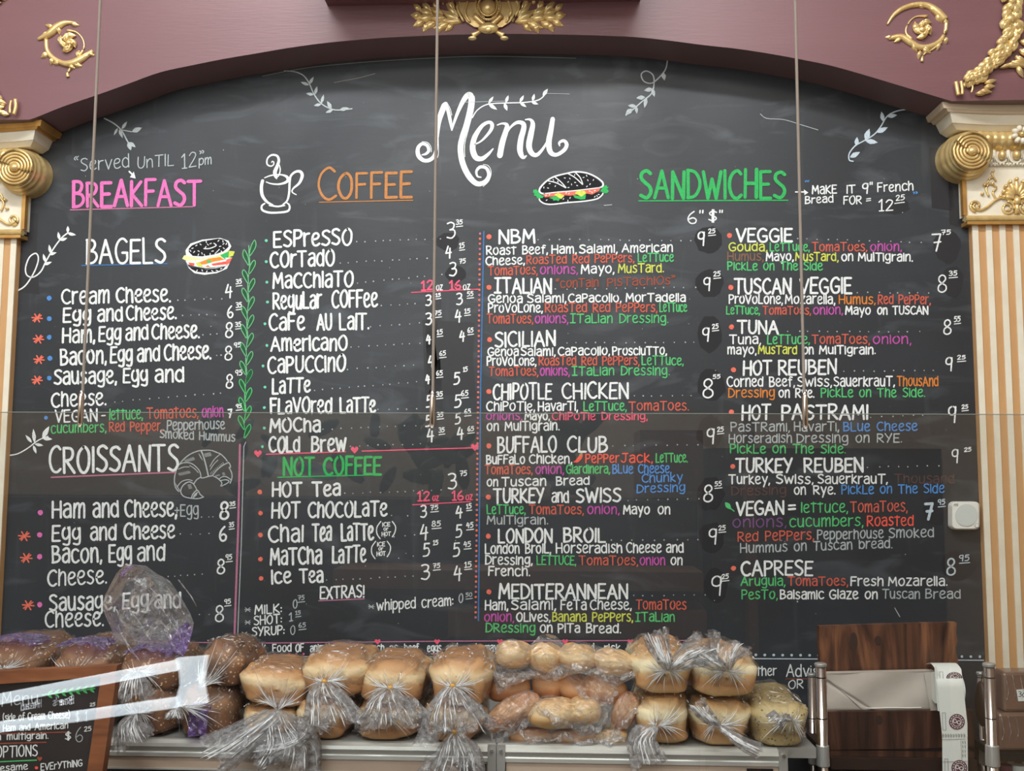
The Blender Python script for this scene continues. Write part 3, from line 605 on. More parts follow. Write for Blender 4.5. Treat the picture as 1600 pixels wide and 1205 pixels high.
# ---------------------------------------------------------------- coffee column
tb = lambda x, y: (x, y, 2.3, 't')
def P2(x, y0, y1, d, sup, sx0, sx1, sy0, sy1, **kw): return (x, y0, y1, d, sup, (sx0, sx1), (sy0, sy1), kw)
def cof(segs, y0, y1, h, prices, lead, bullet, **kw):
    pr = [(p[0], p[1], p[2], p[3], p[4], p[5], p[6], p[7]) for p in prices]
    return entry('menu_item', segs, y0, y1, h, 3.5, prices=[], lead=lead+(13,) if lead else None, bullet=bullet, xh=.84, **kw), pr
def coffee(*a, **kw):
    e, pr = cof(*a, **kw)
    for p in pr: price(p[0], p[1], p[2], p[3], p[4], p[5], p[6], e, **p[7])
coffee([('ESPreSSO', 426, 551)], 386, 382, 24, [P2(697,349,373,'3','35',712,723,344,351)], (559,378,690,373), tb(416,376))
coffee([('COrTadO', 421, 524)], 418, 415, 24, [P2(695,386,404,'4','15',717,726,380,388)], (530,411,680,403), tb(416,409))
coffee([('MaCChIaTO', 425, 553)], 450, 447, 23, [P2(701,411,432,'3','75',717,728,405,412,ul=False)], (559,442,690,429), tb(417,441))
coffee([('ReguLar', 425, 504), ('COFFee', 517, 591)], 483, 479, 25, [P2(664,461,478,'3','15',680,689,459,464), P2(712,459,477,'3','55',729,740,456,463)], (596,477,650,475), tb(418,472))
coffee([('CaFe', 419, 477), ('AU', 494, 520), ('LaIT.', 529, 578)], 516, 514, 24, [P2(664,490,508,'3','75',678,690,486,493), P2(710,486,504,'4','15',725,735,483,490)], (580,510,654,505), tb(414,506))
coffee([('AmerIcanO', 422, 544)], 548, 547, 22, [P2(665,524,538,'4','15',682,692,516,523), P2(717,518,534,'4','65',730,740,513,520)], (548,542,655,536), tb(417,540))
coffee([('CaPUCCInO', 417, 541)], 583, 580, 25, [P2(668,557,574,'4','65',686,697,549,556)], (545,577,647,570), tb(411,572))
coffee([('LaTTe', 424, 486)], 615, 612, 22, [P2(664,587,600,'4','65',681,692,580,587), P2(708,583,601,'5','15',723,731,574,581,ul=False)], (492,610,650,597), tb(414,605))
coffee([('FLaVOred', 421, 520), ('LaTTe', 530, 588)], 646, 644, 23, [P2(665,619,637,'5','35',681,692,613,620), P2(709,617,637,'5','65',720,732,611,619)], (592,640,650,639), tb(413,637))
coffee([('MOCha', 420, 502)], 675, 674, 20, [P2(664,650,667,'5','35',682,693,645,652), P2(710,646,663,'5','65',725,736,640,647)], (506,671,648,665), tb(413,669))
coffee([('COLd', 419, 470), ('Brew', 485, 542)], 707, 704, 23, [P2(666,671,691,'4','35',685,695,669,676), P2(713,668,687,'4','65',730,741,667,674)], (548,697,657,694), tb(410,698))
def sizes(xa, xb, y, ul, yc):
    k = Ink(); k.text('12', xa, xa+21, y, y-1, 14, 2.8 if yc == 0 else 2.4, 'k'); k.text('oz', xa+24, xa+35, y, y-1, 10, 1.6, 'w' if yc == 0 else 'k', .8)
    k.text('16', xb, xb+20, y-1, y-2, 14, 2.8 if yc == 0 else 2.4, 'k'); k.text('oz', xb+22, xb+34, y-1, y-2, 10, 1.6, 'w' if yc == 0 else 'k', .8); e = k.flush('size_lettering', YB, board)
    Ink().stroke(ul, 1.5, 'k').flush('underline', YB, e)
sizes(657, 701, 454, [(643,457),(747,452)], 0); sizes(651, 705, 783, [(645,789),(735,784)], 1)
cb = lambda x, y: (x, y, 3.6, 'c')
coffee([('HOT', 424, 473), ('Tea', 487, 533)], 776, 774, 21, [P2(699,741,765,'3','75',718,730,736,744,ul=False)], (539,771,688,766), cb(406,769))
coffee([('HOT', 423, 470), ('ChOCOLaTe', 480, 606)], 810, 806, 23, [P2(656,791,809,'3','75',672,685,790,797), P2(711,791,810,'4','15',728,737,788,795)], (611,806,636,806), cb(407,802))
coffee([('ChaI', 418, 475), ('Tea', 487, 519), ('LaTTe', 532, 585)], 847, 843, 25, [P2(655,821,844,'4','85',674,689,815,823), P2(711,821,840,'5','45',728,740,817,825)], (600,840,646,836), cb(407,836))
coffee([('MaTCha', 421, 504), ('LaTTe', 518, 573)], 883, 878, 25, [P2(660,850,870,'5','15',676,685,845,852,ul=False), P2(707,850,870,'5','45',724,736,847,855)], (626,872,648,869), cb(407,874))
coffee([('Ice', 423, 456), ('Tea', 467, 506)], 912, 909, 20, [P2(657,882,906,'3','75',676,688,881,888), P2(708,886,908,'4','15',725,737,879,887)], (510,907,646,900), cb(408,904))
for ox, oy in ((588, 0), (580, 31)):
    k = Ink(); k.curve([(ox+7,oy+815),(ox+1,oy+824),(ox+1,oy+834),(ox+6,oy+842)], 1.7, 'w'); k.curve([(ox+25,oy+815),(ox+30,oy+823),(ox+29,oy+832),(ox+25,oy+839)], 1.7, 'w')
    k.text('ICE', ox+9, ox+22, oy+823, oy+822, 6, 1.4, 'w'); k.text('or', ox+11, ox+19, oy+829, oy+829, 5, 1.2, 'w'); k.text('HOT', ox+8, ox+23, oy+838, oy+837, 6, 1.4, 'w'); k.flush('note_lettering', YB, board)
def extra(t, x0, x1, y0, y1, ax, ay, d, dx, dy0, dy1, sup, sx, sy, h=13):
    k = Ink(); k.text('*', ax-5, ax+5, ay+5, ay+5, 10, 1.3, 'S'); k.text(t, x0, x1, y0, y1, h, 2.1, 'w', .74); e = k.flush('menu_item', YB, board)
    price(dx, dy0, dy1, d, sup, sx, sy, e, w=1.7, col='S', sw=1.3)
extra('MILK:', 397, 441, 960, 957, 387, 953, '0', 457, 938, 951, '75', (465,476), (931,938)); extra('SHOT:', 396, 441, 977, 973, 387, 973, '1', 451, 958, 971, '15', (461,470), (955,961))
extra('SYRUP:', 393, 445, 994, 991, 382, 991, '0', 453, 978, 992, '65', (466,478), (974,981)); extra('whipped cream:', 588, 709, 954, 946, 580, 948, '0', 716, 929, 942, '50', (727,738), (927,933), 16)
def heart(k, x, y, r, col='k'):
    k.fill([(x, y+r), (x-r, y-r*.1), (x-r*.9, y-r*.7), (x-r*.4, y-r*.9), (x, y-r*.4), (x+r*.4, y-r*.9), (x+r*.9, y-r*.7), (x+r, y-r*.1)], col)
k = Ink(); k.stroke([(416,710),(540,706)], 1.8, 'k'); k.stroke([(566,705),(738,700)], 1.8, 'k')
for x, y in ((403,709),(554,703),(742,699)): heart(k, x, y, 6)
k.flush('divider_line', YB, board)
k = Ink(); k.stroke([(180,1003),(420,1005),(700,1002),(1035,1001),(1100,1001)], 1.7, 'V')
for x in (388, 590, 683, 781, 883, 985): heart(k, x, 1003, 4.5)
k.flush('divider_line', YB, board)
k = Ink()
for t, a, b in (('undercook',350,416),('Food',425,456),('OF',461,475),('animal',484,515),('origin',524,568),('such',575,601),('as',608,622),('beef,',631,658),('eggs',667,690),('and',696,716),('pork',722,750),('may',757,778),('increase',786,830),('your',838,862),('and',912,929),('risk',943,970),('OF',979,996),('Food',1004,1030)):
    k.text(t, a, b, 1019, 1018, 12, 1.9, 'w', .8)
k.flush('note_lettering', YB, board)
k = Ink(); k.stroke([(375,1026),(1110,1027)], 1.4, 'S')
for i in range(62): k.dot(384+11.3*i, 1022, 1.7, 'V' if i % 2 else 'k', 8)
k.flush('dotted_line', YB, board)
k = Ink(); k.stroke([(1110,1029),(1282,1030),(1420,1031),(1537,1032)], 1.6, 'W')
for i in range(26): k.dot(1181+14*i, 1023.5+.008*14*i, 2.2, 'W', 8)
k.flush('dotted_line', YB, board)
k = Ink(); k.text('other', 1172, 1214, 1056, 1055, 14, 1.9, 'w', .8); k.text('Advisory', 1228, 1312, 1057, 1056, 18, 2.0, 'w', .7); k.text('OR raw', 1231, 1300, 1076, 1075, 13, 1.8, 'w', .8); k.stroke([(1228,1061),(1310,1061)], 1.2, 'D')
k.flush('note_lettering', YB, board)
k = Ink(); k.stroke([(756,362),(751,600),(749,820),(747.5,970)], 2.2, 'B'); k.flush('divider_line', YB, board)
k = Ink()
for i in range(76): k.dot(750-7*(i/76), 365+8*i, 1.9, 'c' if (i*7) % 3 else 'V', 8)
k.flush('dotted_line', YB, board)
# ---------------------------------------------------------------- sandwiches, first column
def sw(segs, y0, y1, h, bullet, lead, pr, desc, **kw):
    return entry('menu_item', segs, y0, y1, h, 3.3, desc=desc, prices=[pr], lead=lead+(15,), bullet=bullet+(4, 'c') if bullet else None, **kw)
def pr(x, y0, y1, d, s, sx0, sx1, sy0, sy1, **kw): return (x, y0, y1, d, s, (sx0, sx1), (sy0, sy1), kw)
sw([('NBM', 778, 837)], 380, 380, 20, (764,370), (842,374,1080,376), pr(1089,363,384,'9','25',1106,1118,358,365),
   [(398,393,[('Roast Beef,',759,857,'w'),('Ham,',861,902,'w'),('Salami,',904,966,'w'),('American',971,1052,'w')],13),
    (414,408,[('Cheese,',758,821,'w'),('RoasTed Red PePPers,',822,992,'r'),('LeTTuce',996,1053,'g')],13),
    (430,425,[('TomaToes,',762,841,'r'),('onions,',843,904,'m'),('Mayo,',907,961,'w'),('MusTard.',965,1038,'y')])])
sw([('|TALIAN', 771, 863)], 458, 458, 22, (764,449), (869,452,1085,449), pr(1098,434,455,'9','25',1114,1126,425,432),
   [(450,444,[('<conTain',868,936,'D'),('PisTachiOs>',948,1056,'D')],13),
    (473,471,[('Genoa',762,817,'w'),('Salami,',823,886,'w'),('CaPacollo,',887,972,'w'),('MorTadella',977,1072,'w')],13),
    (488,487,[('ProVoLone,',762,849,'w'),('RoasTed Red PePPers,',851,1028,'r'),('LeTTuce',1030,1074,'g')]),
    (505,504,[('TomaToes,',760,834,'r'),('onions,',835,889,'m'),('|TaLian Dressing.',890,1045,'g')])])
sw([('SICILIAN', 772, 869)], 542, 540, 22, (765,531), (884,536,1085,535), pr(1096,513,534,'9','25',1112,1123,507,514),
   [(556,554,[('Genoa',761,811,'w'),('Salami,',813,869,'w'),('CaPacollo,',871,954,'w'),('ProsciuTTo,',956,1043,'w')],13),
    (571,570,[('ProVoLone,',760,839,'w'),('RoasTed Red PePPers,',841,1000,'r'),('LeTTuce,',1002,1069,'g')]),
    (587,586,[('TomaToes,',763,842,'r'),('onions,',843,891,'m'),('|TaLian Dressing.',893,1047,'g')])])
sw([('CHIPOTLE', 769, 863), ('CHICKEN', 877, 983)], 624, 622, 24, (764,612), (990,619,1080,618), pr(1097,592,622,'8','55',1113,1126,586,592,ul=False),
   [(642,641,[('ChiPoTle,',759,837,'w'),('HavarTi,',840,904,'w'),('LeTTuce,',911,980,'g'),('TomaToes.',982,1077,'r')],14),
    (656,656,[('onions,',759,817,'m'),('Mayo,',819,860,'w'),('ChiPoTle Dressing,',862,1013,'k')],12),
    (673,672,[('on',760,780,'w'),('MulTigrain.',788,875,'w')])])
sw([('BUFFALO', 776, 871), ('CLUB', 885, 950)], 707, 706, 23, (764,697), (958,697,1090,695), pr(1103,671,694,'9','25',1120,1131,668,675),
   [(725,722,[('BuFFaLo',759,821,'w'),('Chicken,',826,895,'w'),('PePPer',914,968,'R'),('Jack,',970,1021,'R'),('LeTTuce.',1024,1075,'g')],14),
    (741,739,[('TomaToes,',757,833,'r'),('onion,',836,882,'m'),('GIardinera,',884,954,'g'),('BLue Cheese,',956,1050,'b')],14),
    (760,757,[('on',760,779,'w'),('Tuscan',783,854,'w'),('Bread',868,922,'w')],13),
    (754,752,[('Chunky',1002,1067,'b')],13),(770,768,[('Dressing',994,1071,'b')],13)])
k = Ink(); k.curve([(897,722),(902,720),(907,714),(909,709)], [2,5,6,3], 'R'); k.stroke([(906,711),(909,707),(905,706)], 2, 'g'); k.flush('pepper_drawing', YB, board)
sw([('TURKEY', 770, 851), ('and', 861, 890, 'w', 17, 2.6), ('SWISS', 899, 971)], 786, 784, 21, (763,777), (980,782,1090,780), pr(1098,758,785,'8','55',1116,1128,753,760),
   [(803,803,[('LeTTuce,',760,822,'g'),('TomaToes,',826,913,'r'),('onion,',917,969,'m'),('Mayo',973,1016,'w'),('on',1027,1048,'w')]),
    (819,819,[('MulTigrain.',760,857,'S')],13)])
sw([('LONDON', 777, 864), ('BROIL', 879, 947)], 848, 847, 21, (763,838), (956,844,1090,844), pr(1106,827,851,'9','25',1122,1134,822,829),
   [(865,863,[('London BroiL,',757,862,'w'),('Horseradish',868,973,'w'),('Cheese',978,1034,'w'),('and',1040,1069,'w')],15),
    (882,883,[('Dressing,',757,833,'w'),('LETTUCE,',838,901,'g'),('TomaToes,',904,998,'r'),('onion',999,1040,'m'),('on',1047,1067,'w')],14),
    (899,900,[('French.',762,829,'w')],14)])
sw([('MEDITERANNEAN', 778, 982)], 936, 935, 22, (764,925), (990,931,1100,930), pr(1110,901,931,'9','25',1127,1139,898,905),
   [(953,952,[('Ham,',757,795,'w'),('Salami,',798,870,'w'),('FeTa',875,917,'w'),('Cheese,',921,988,'w'),('TomaToes',993,1073,'r')],15),
    (971,971,[('onion,',756,804,'m'),('OLives,',806,861,'w'),('Banana PePPers,',862,990,'y'),('|TaLian',992,1055,'g')],14),
    (988,989,[('DRessing',758,837,'g'),('on',843,864,'w'),('PITa',871,907,'w'),('Bread.',915,971,'w')],14)])
# ---------------------------------------------------------------- sandwiches, second column
sw([('VEGGIE', 1149, 1239)], 378, 377, 20, (1140,368), (1246,373,1438,379), pr(1455,367,393,'7','75',1470,1486,360,367,ul=False),
   [(392,392,[('Gouda,',1138,1200,'y'),('LeTTuce,',1202,1266,'g'),('TomaToes,',1268,1356,'r'),('onion,',1359,1410,'m')],13),
    (407,408,[('Humus,',1136,1194,'n'),('Mayo,',1196,1241,'w'),('MusTard,',1242,1311,'y'),('on',1314,1334,'w'),('MulTigrain.',1340,1427,'w')],13),
    (422,422,[('PickLe on The Side',1136,1286,'g')],13)])
sw([('TUSCAN', 1146, 1237), ('VEGGIE', 1248, 1332)], 459, 458, 23, (1142,449), (1341,457,1452,458), pr(1464,431,457,'8','35',1482,1496,424,431),
   [(474,475,[('ProVoLone,',1138,1224,'w'),('Mozarella,',1226,1306,'w'),('Humus,',1310,1369,'o'),('Red PePPer,',1371,1455,'r')]),
    (491,491,[('LeTTuce,',1134,1188,'g'),('TomaToes,',1191,1268,'r'),('onion,',1270,1318,'m'),('Mayo',1320,1361,'w'),('on TUSCAN',1370,1451,'w')],13)])
sw([('TUNA', 1151, 1217)], 521, 521, 20, (1143,511), (1232,518,1435,518), pr(1473,500,523,'8','55',1490,1501,495,503),
   [(537,537,[('Tuna,',1139,1190,'w'),('LeTTuce,',1198,1266,'g'),('TomaToes,',1268,1360,'r'),('onion,',1363,1425,'m')],14),
    (553,553,[('mayo,',1136,1183,'w'),('MusTard',1184,1246,'y'),('on',1254,1272,'w'),('MulTigrain.',1279,1369,'w')],13)])
sw([('HOT', 1160, 1207), ('REUBEN', 1215, 1308)], 586, 584, 22, (1146,578), (1320,580,1458,579), pr(1476,559,580,'9','25',1495,1509,556,562),
   [(604,603,[('Corned Beef,',1135,1243,'w'),('Swiss,',1245,1301,'w'),('SauerkrauT,',1302,1399,'w'),('ThousAnd',1401,1467,'o')],15),
    (621,620,[('Dressing',1137,1211,'o'),('on Rye.',1216,1273,'w'),('PickLe on The Side.',1282,1446,'g')],14)])
sw([('HOT', 1158, 1205), ('PASTRAMI', 1220, 1357)], 656, 655, 22, (1143,644), (1362,652,1442,649), pr(1480,637,661,'9','25',1502,1513,633,639),
   [(674,673,[('PasTRami,',1141,1235,'S'),('HavarTi,',1240,1312,'S'),('BLue Cheese',1317,1434,'b')],14),
    (692,691,[('Horseradish',1138,1238,'S'),('Dressing on RYE.',1244,1410,'S')],14),
    (708,708,[('PickLe on The Side.',1140,1322,'g')],14)])
sw([('TURKEY', 1148, 1239), ('REUBEN', 1255, 1350)], 738, 737, 21, (1145,729), (1357,730,1465,728), pr(1486,704,724,'9','25',1506,1518,700,706,ul=False),
   [(756,755,[('Turkey,',1138,1204,'w'),('Swiss,',1212,1272,'w'),('SauerkrauT,',1277,1388,'w'),('Thousand',1397,1492,'d')],14),
    (774,770,[('Dressing',1142,1229,'d'),('on',1240,1260,'w'),('Rye.',1270,1306,'w'),('PickLe on The Side',1314,1476,'b')],14)])
sw([('VEGAN', 1149, 1226), ('=', 1231, 1244)], 805, 803, 20, None, (1246,940,1246,940), pr(1443,787,812,'7','95',1465,1477,781,789,w=4,col='W'),
   [(801,799,[('lettuce,',1251,1326,'g'),('TomaToes,',1328,1419,'r')],16),
    (824,821,[('onions,',1144,1230,'P'),('cucumbers,',1233,1350,'g'),('Roasted',1354,1428,'R')],16),
    (846,839,[('Red PePPers,',1152,1273,'r'),('Pepperhouse',1276,1381,'S'),('Smoked',1388,1460,'S')],15),
    (864,856,[('Hummus',1156,1231,'S'),('on Tuscan bread.',1240,1395,'S')],14)])
k = Ink(); leaf(k, 1133, 785, 15, math.radians(50), 8, 'g'); k.stroke([(1141,794),(1147,799)], 1.6, 'g'); k.flush('leaf_sprig', YB, board)
sw([('CAPRESE', 1157, 1271)], 899, 899, 22, (1146,888), (1246,940,1246,940), pr(1478,873,899,'8','95',1498,1515,868,877,col='W',w=2.8),
   [(915,915,[('Arugula,',1157,1228,'g'),('TomaToes,',1230,1326,'r'),('Fresh',1328,1381,'w'),('Mozarella.',1387,1481,'w')],14),
    (936,935,[('PesTo,',1158,1216,'g'),('Balsamic',1218,1288,'w'),('Glaze on',1295,1372,'w'),('Tuscan',1378,1438,'S'),('Bread',1445,1502,'S')],14)])
# ---------------------------------------------------------------- drawings
# bagel
k = Ink(); q = lambda pts: [(260+a/11.43, 350+b/11.43) for a, b in pts]
k.fill(q([(280,620),(320,560),(600,560),(1100,480),(1215,490),(1190,570),(1110,600),(1000,640),(400,680)]), 'Y', 1); k.fill(q([(960,560),(1130,480),(1110,600),(1050,640)]), 's', 2)
k.fill(q([(1120,480),(1220,500),(1190,570),(1110,600)]), 'y', 3)
k.fill(q([(340,660),(620,640),(900,600),(1180,600),(1110,740),(900,770),(700,790),(520,760),(380,720)]), 'w', 2)
k.fill(q([(600,680),(760,620),(960,590),(1040,640),(860,670),(700,720),(610,730)]), 'A', 4); k.fill(q([(390,690),(500,700),(500,745),(420,740)]), 'R', 4)
k.fill(q([(800,715),(1100,660),(1080,720),(830,745)]), 'R', 5); k.fill(q([(720,650),(800,650),(790,700),(730,700)]), 'g', 6); k.fill(q([(520,700),(590,680),(660,770),(560,755)]), 'y', 6)
k.fill(q([(1070,640),(1180,600),(1130,700),(1070,740)]), 'c', 6); k.fill(q([(690,770),(740,735),(790,770)]), 'o', 7)
k.fill(q([(350,560),(390,580),(620,620),(900,580),(1120,470),(1160,400),(1110,300),(960,250),(640,280),(430,350),(340,470)]), 'w', 8)
k.fill(q([(400,500),(470,570),(640,580),(860,545),(1020,490),(1110,410),(1100,340),(1030,280),(920,262),(640,310),(460,380),(400,440)]), 'K', 9)
k.fill(q([(350,680),(400,770),(700,810),(1050,755),(1110,740),(1080,800),(900,880),(680,910),(500,880),(400,790)]), 'w', 8); k.fill(q([(410,770),(560,785),(700,812),(900,790),(1060,755),(1000,820),(880,855),(700,870),(540,855),(450,810)]), 'K', 9)
k.curve(q([(670,440),(760,440),(850,410),(890,380),(850,345)]), 1.6, 'w', layer=10)
for a, b in ((465,435),(535,385),(610,365),(712,320),(790,350),(930,300),(1010,310),(1020,355),(1025,435),(960,400),(495,500),(575,485),(635,525),(570,550),(680,555),(780,540),(825,485),(985,495),(700,415),(740,368),(1070,355),(430,480),(545,835),(640,830),(720,850),(820,840),(900,830),(980,800)):
    x, y = q([(a, b)])[0]; an = random.uniform(0, 3); k.stroke([(x-1.2*math.cos(an), y-1.2*math.sin(an)), (x+1.2*math.cos(an), y+1.2*math.sin(an))], 1.3, 'w', 11)
x, y = q([(900,500)])[0]; k.stroke([(x-3, y+3), (x+4, y-4)], 1.2, 'w', 11); k.flush('bagel_drawing', YB, board, 'drawing of a filled seeded bagel')
# submarine sandwich
k = Ink(); q = lambda pts: [(820+a/11.43, 255+b/11.43) for a, b in pts]
k.fill(q([(270,470),(330,380),(540,250),(760,180),(980,170),(1160,210),(1320,310),(1390,390),(1360,430),(900,490),(300,530)]), 'K', 1)
k.fill(q([(260,640),(330,600),(1390,520),(1350,580),(1260,640),(900,690),(500,730),(330,710)]), 'K', 1)
k.fill(q([(310,540),(1350,440),(1330,490),(1200,560),(1100,540),(800,580),(700,570),(360,610)]), 'c', 3)
k.fill(q([(150,480),(200,465),(240,500),(270,560),(340,590),(320,620),(220,630),(210,590),(160,580),(175,540),(150,530)]), 's', 4)
k.fill(q([(1350,500),(1410,410),(1460,390),(1470,420),(1500,430),(1470,460),(1500,500),(1470,540),(1430,540)]), 's', 4)
k.fill(q([(430,620),(530,590),(640,620),(600,680),(560,660),(510,670),(500,640)]), 's', 5); k.fill(q([(860,570),(1000,590),(1090,560),(1080,640),(1000,650),(890,620)]), 's', 5)
k.fill(q([(520,565),(600,530),(710,580),(650,640)]), 'y', 6); k.fill(q([(895,535),(940,490),(1070,495),(1100,540),(1010,600)]), 'y', 6)
k.curve(q([(350,545),(290,535),(260,490),(290,420),(400,310),(540,235),(760,180),(900,155),(1080,170),(1240,230),(1370,320),(1400,380),(1380,420),(1340,435)]), [2.4,2.6,2.6,2.8,2.4,2.4,2.2,2.6,2.4,2.4,2.6,2.8,2.6,2], 'w', layer=8)
k.curve(q([(340,545),(600,515),(900,490),(1340,437)]), 1.6, 'w', layer=8); k.curve(q([(258,640),(280,680),(360,725),(500,735),(760,705),(1060,680),(1280,640),(1370,580),(1395,540)]), 2.2, 'w', layer=8)
for pts in ([(420,318),(560,350),(730,440)],[(540,250),(640,330),(735,435)],[(780,190),(900,260),(1030,380)],[(905,170),(990,260),(1035,375)]): k.curve(q(pts), 1.6, 'w', layer=9)
for a, b in ((445,365),(340,435),(415,445),(545,410),(715,265),(805,275),(775,335),(835,380),(900,345),(935,400),(1050,255),(1105,225),(1125,305),(1165,375),(1110,415),(1225,300),(780,435),(510,300),(590,330),(890,210),(390,660),(690,640),(770,670),(810,620),(1250,600),(1290,585),(1320,560),(380,575),(440,560),(740,530),(790,540),(1160,500),(1200,520),(1250,490)):
    x, y = q([(a, b)])[0]; an = random.uniform(0, 3); k.stroke([(x-.9*math.cos(an), y-.9*math.sin(an)), (x+.9*math.cos(an), y+.9*math.sin(an))], 1.2, 'w', 11)
k.flush('sandwich_drawing', YB, board, 'drawing of a long filled sandwich')
# croissant
k = Ink(); q = lambda pts: [(260+a/12.05, 690+b/12.05) for a, b in pts]
for pts, wd in (([(230,940),(170,860),(150,720),(180,560),(250,420),(400,270),(560,190),(700,165),(850,170),(970,215),(1020,235),(1100,310),(1145,370)],1.7),([(1170,390),(1200,440),(1205,490),(1180,490),(1225,580),(1235,680),(1200,785)],1.7),
    ([(250,430),(330,400),(460,410),(560,480),(630,570),(655,690)],1.5),([(225,520),(330,480),(430,480)],1.3),([(440,450),(540,520),(600,585)],1.2),([(655,180),(690,260),(740,430),(790,650)],2.1),([(655,688),(720,680),(800,655),(870,645)],1.6),
    ([(1010,240),(900,340),(820,470)],1.3),([(970,350),(890,430),(825,530)],1.2),([(1170,395),(1060,450),(950,540),(870,640)],1.6),([(890,655),(960,690),(1020,745),(1045,790),(1025,840),(1120,800),(1180,750),(1120,720),(1030,735)],1.6),
    ([(1000,700),(1060,665),(1130,665),(1215,720)],1.4),([(650,670),(570,720),(515,800)],1.7),([(515,800),(430,760),(330,810),(275,900),(280,980),(340,1040),(470,1070),(600,1075),(700,1045)],1.7),([(490,740),(400,720),(280,760),(200,860)],1.3),
    ([(510,800),(555,870),(570,920)],1.5),([(470,1070),(500,990),(570,920),(605,940),(640,1000),(700,1045)],1.7),([(505,1060),(530,1000),(590,955)],1.3)): k.curve(q(pts), wd, 'S', 4)
for x0, y0, n, dx, dy, sx, sy in ((345,350,9,20,-7,28,50),(225,600,9,24,-6,34,42),(715,230,7,18,-4,22,62),(170,790,6,14,22,30,60),(520,1050,4,14,-10,24,-70),(830,590,10,26,-22,12,34),(400,820,4,8,22,60,-10),(610,230,3,14,20,40,80),(925,640,4,22,-6,10,20),(1050,600,3,10,18,40,-14)):
    for i in range(n):
        a, b = q([(x0+i*dx, y0+i*dy), (x0+i*dx+sx, y0+i*dy+sy)]); k.stroke([a, b], .8, 'S')
k.flush('croissant_drawing', YB, board, 'white outline drawing of a croissant')
# cup of coffee
k = Ink(); q = lambda pts: [(370+a/5.333, 230+b/5.333) for a, b in pts]
k.curve(q([(215,280),(205,330),(212,400),(250,455),(300,482)]), [5,5,5,4,2.4], 'w'); k.curve(q([(300,486),(345,492),(385,482)]), 1.8, 'w'); k.curve(q([(385,478),(420,445),(436,380),(440,300),(450,240),(490,205),(530,205),(545,240),(520,300),(470,345),(462,375),(495,396)]), [2.2,3,3.4,3.4,3.4,3.6,4.5,5,4,2.6,2,1.6], 'w')
k.curve(q([(232,255),(290,235),(370,230),(420,250),(420,285),(360,308),(290,305),(245,290)]), [1.6,2.2,2.2,4.5,4.5,3,2.2,1.6], 'w')
k.curve(q([(290,128),(296,118),(308,126),(304,148),(280,158),(252,140),(256,95),(290,66),(335,72),(350,110),(336,160),(318,205),(322,240),(332,262)]), [1.4,1.6,1.8,2,2.2,2.4,2.4,3,3.4,4,5,6,5,2], 'w')
k.curve(q([(355,150),(362,190),(350,235),(325,258)]), [1.6,2,2,1.6], 'w'); k.curve(q([(232,470),(208,490),(214,525),(270,545),(350,545),(420,535),(440,510),(436,480),(418,465)]), [2.4,3,3.4,3.4,3.2,3.4,3,2.6,2], 'w'); k.curve(q([(270,486),(340,497),(400,486)]), 1.8, 'w')
k.flush('coffee_cup_drawing', YB, board, 'white drawing of a steaming cup')
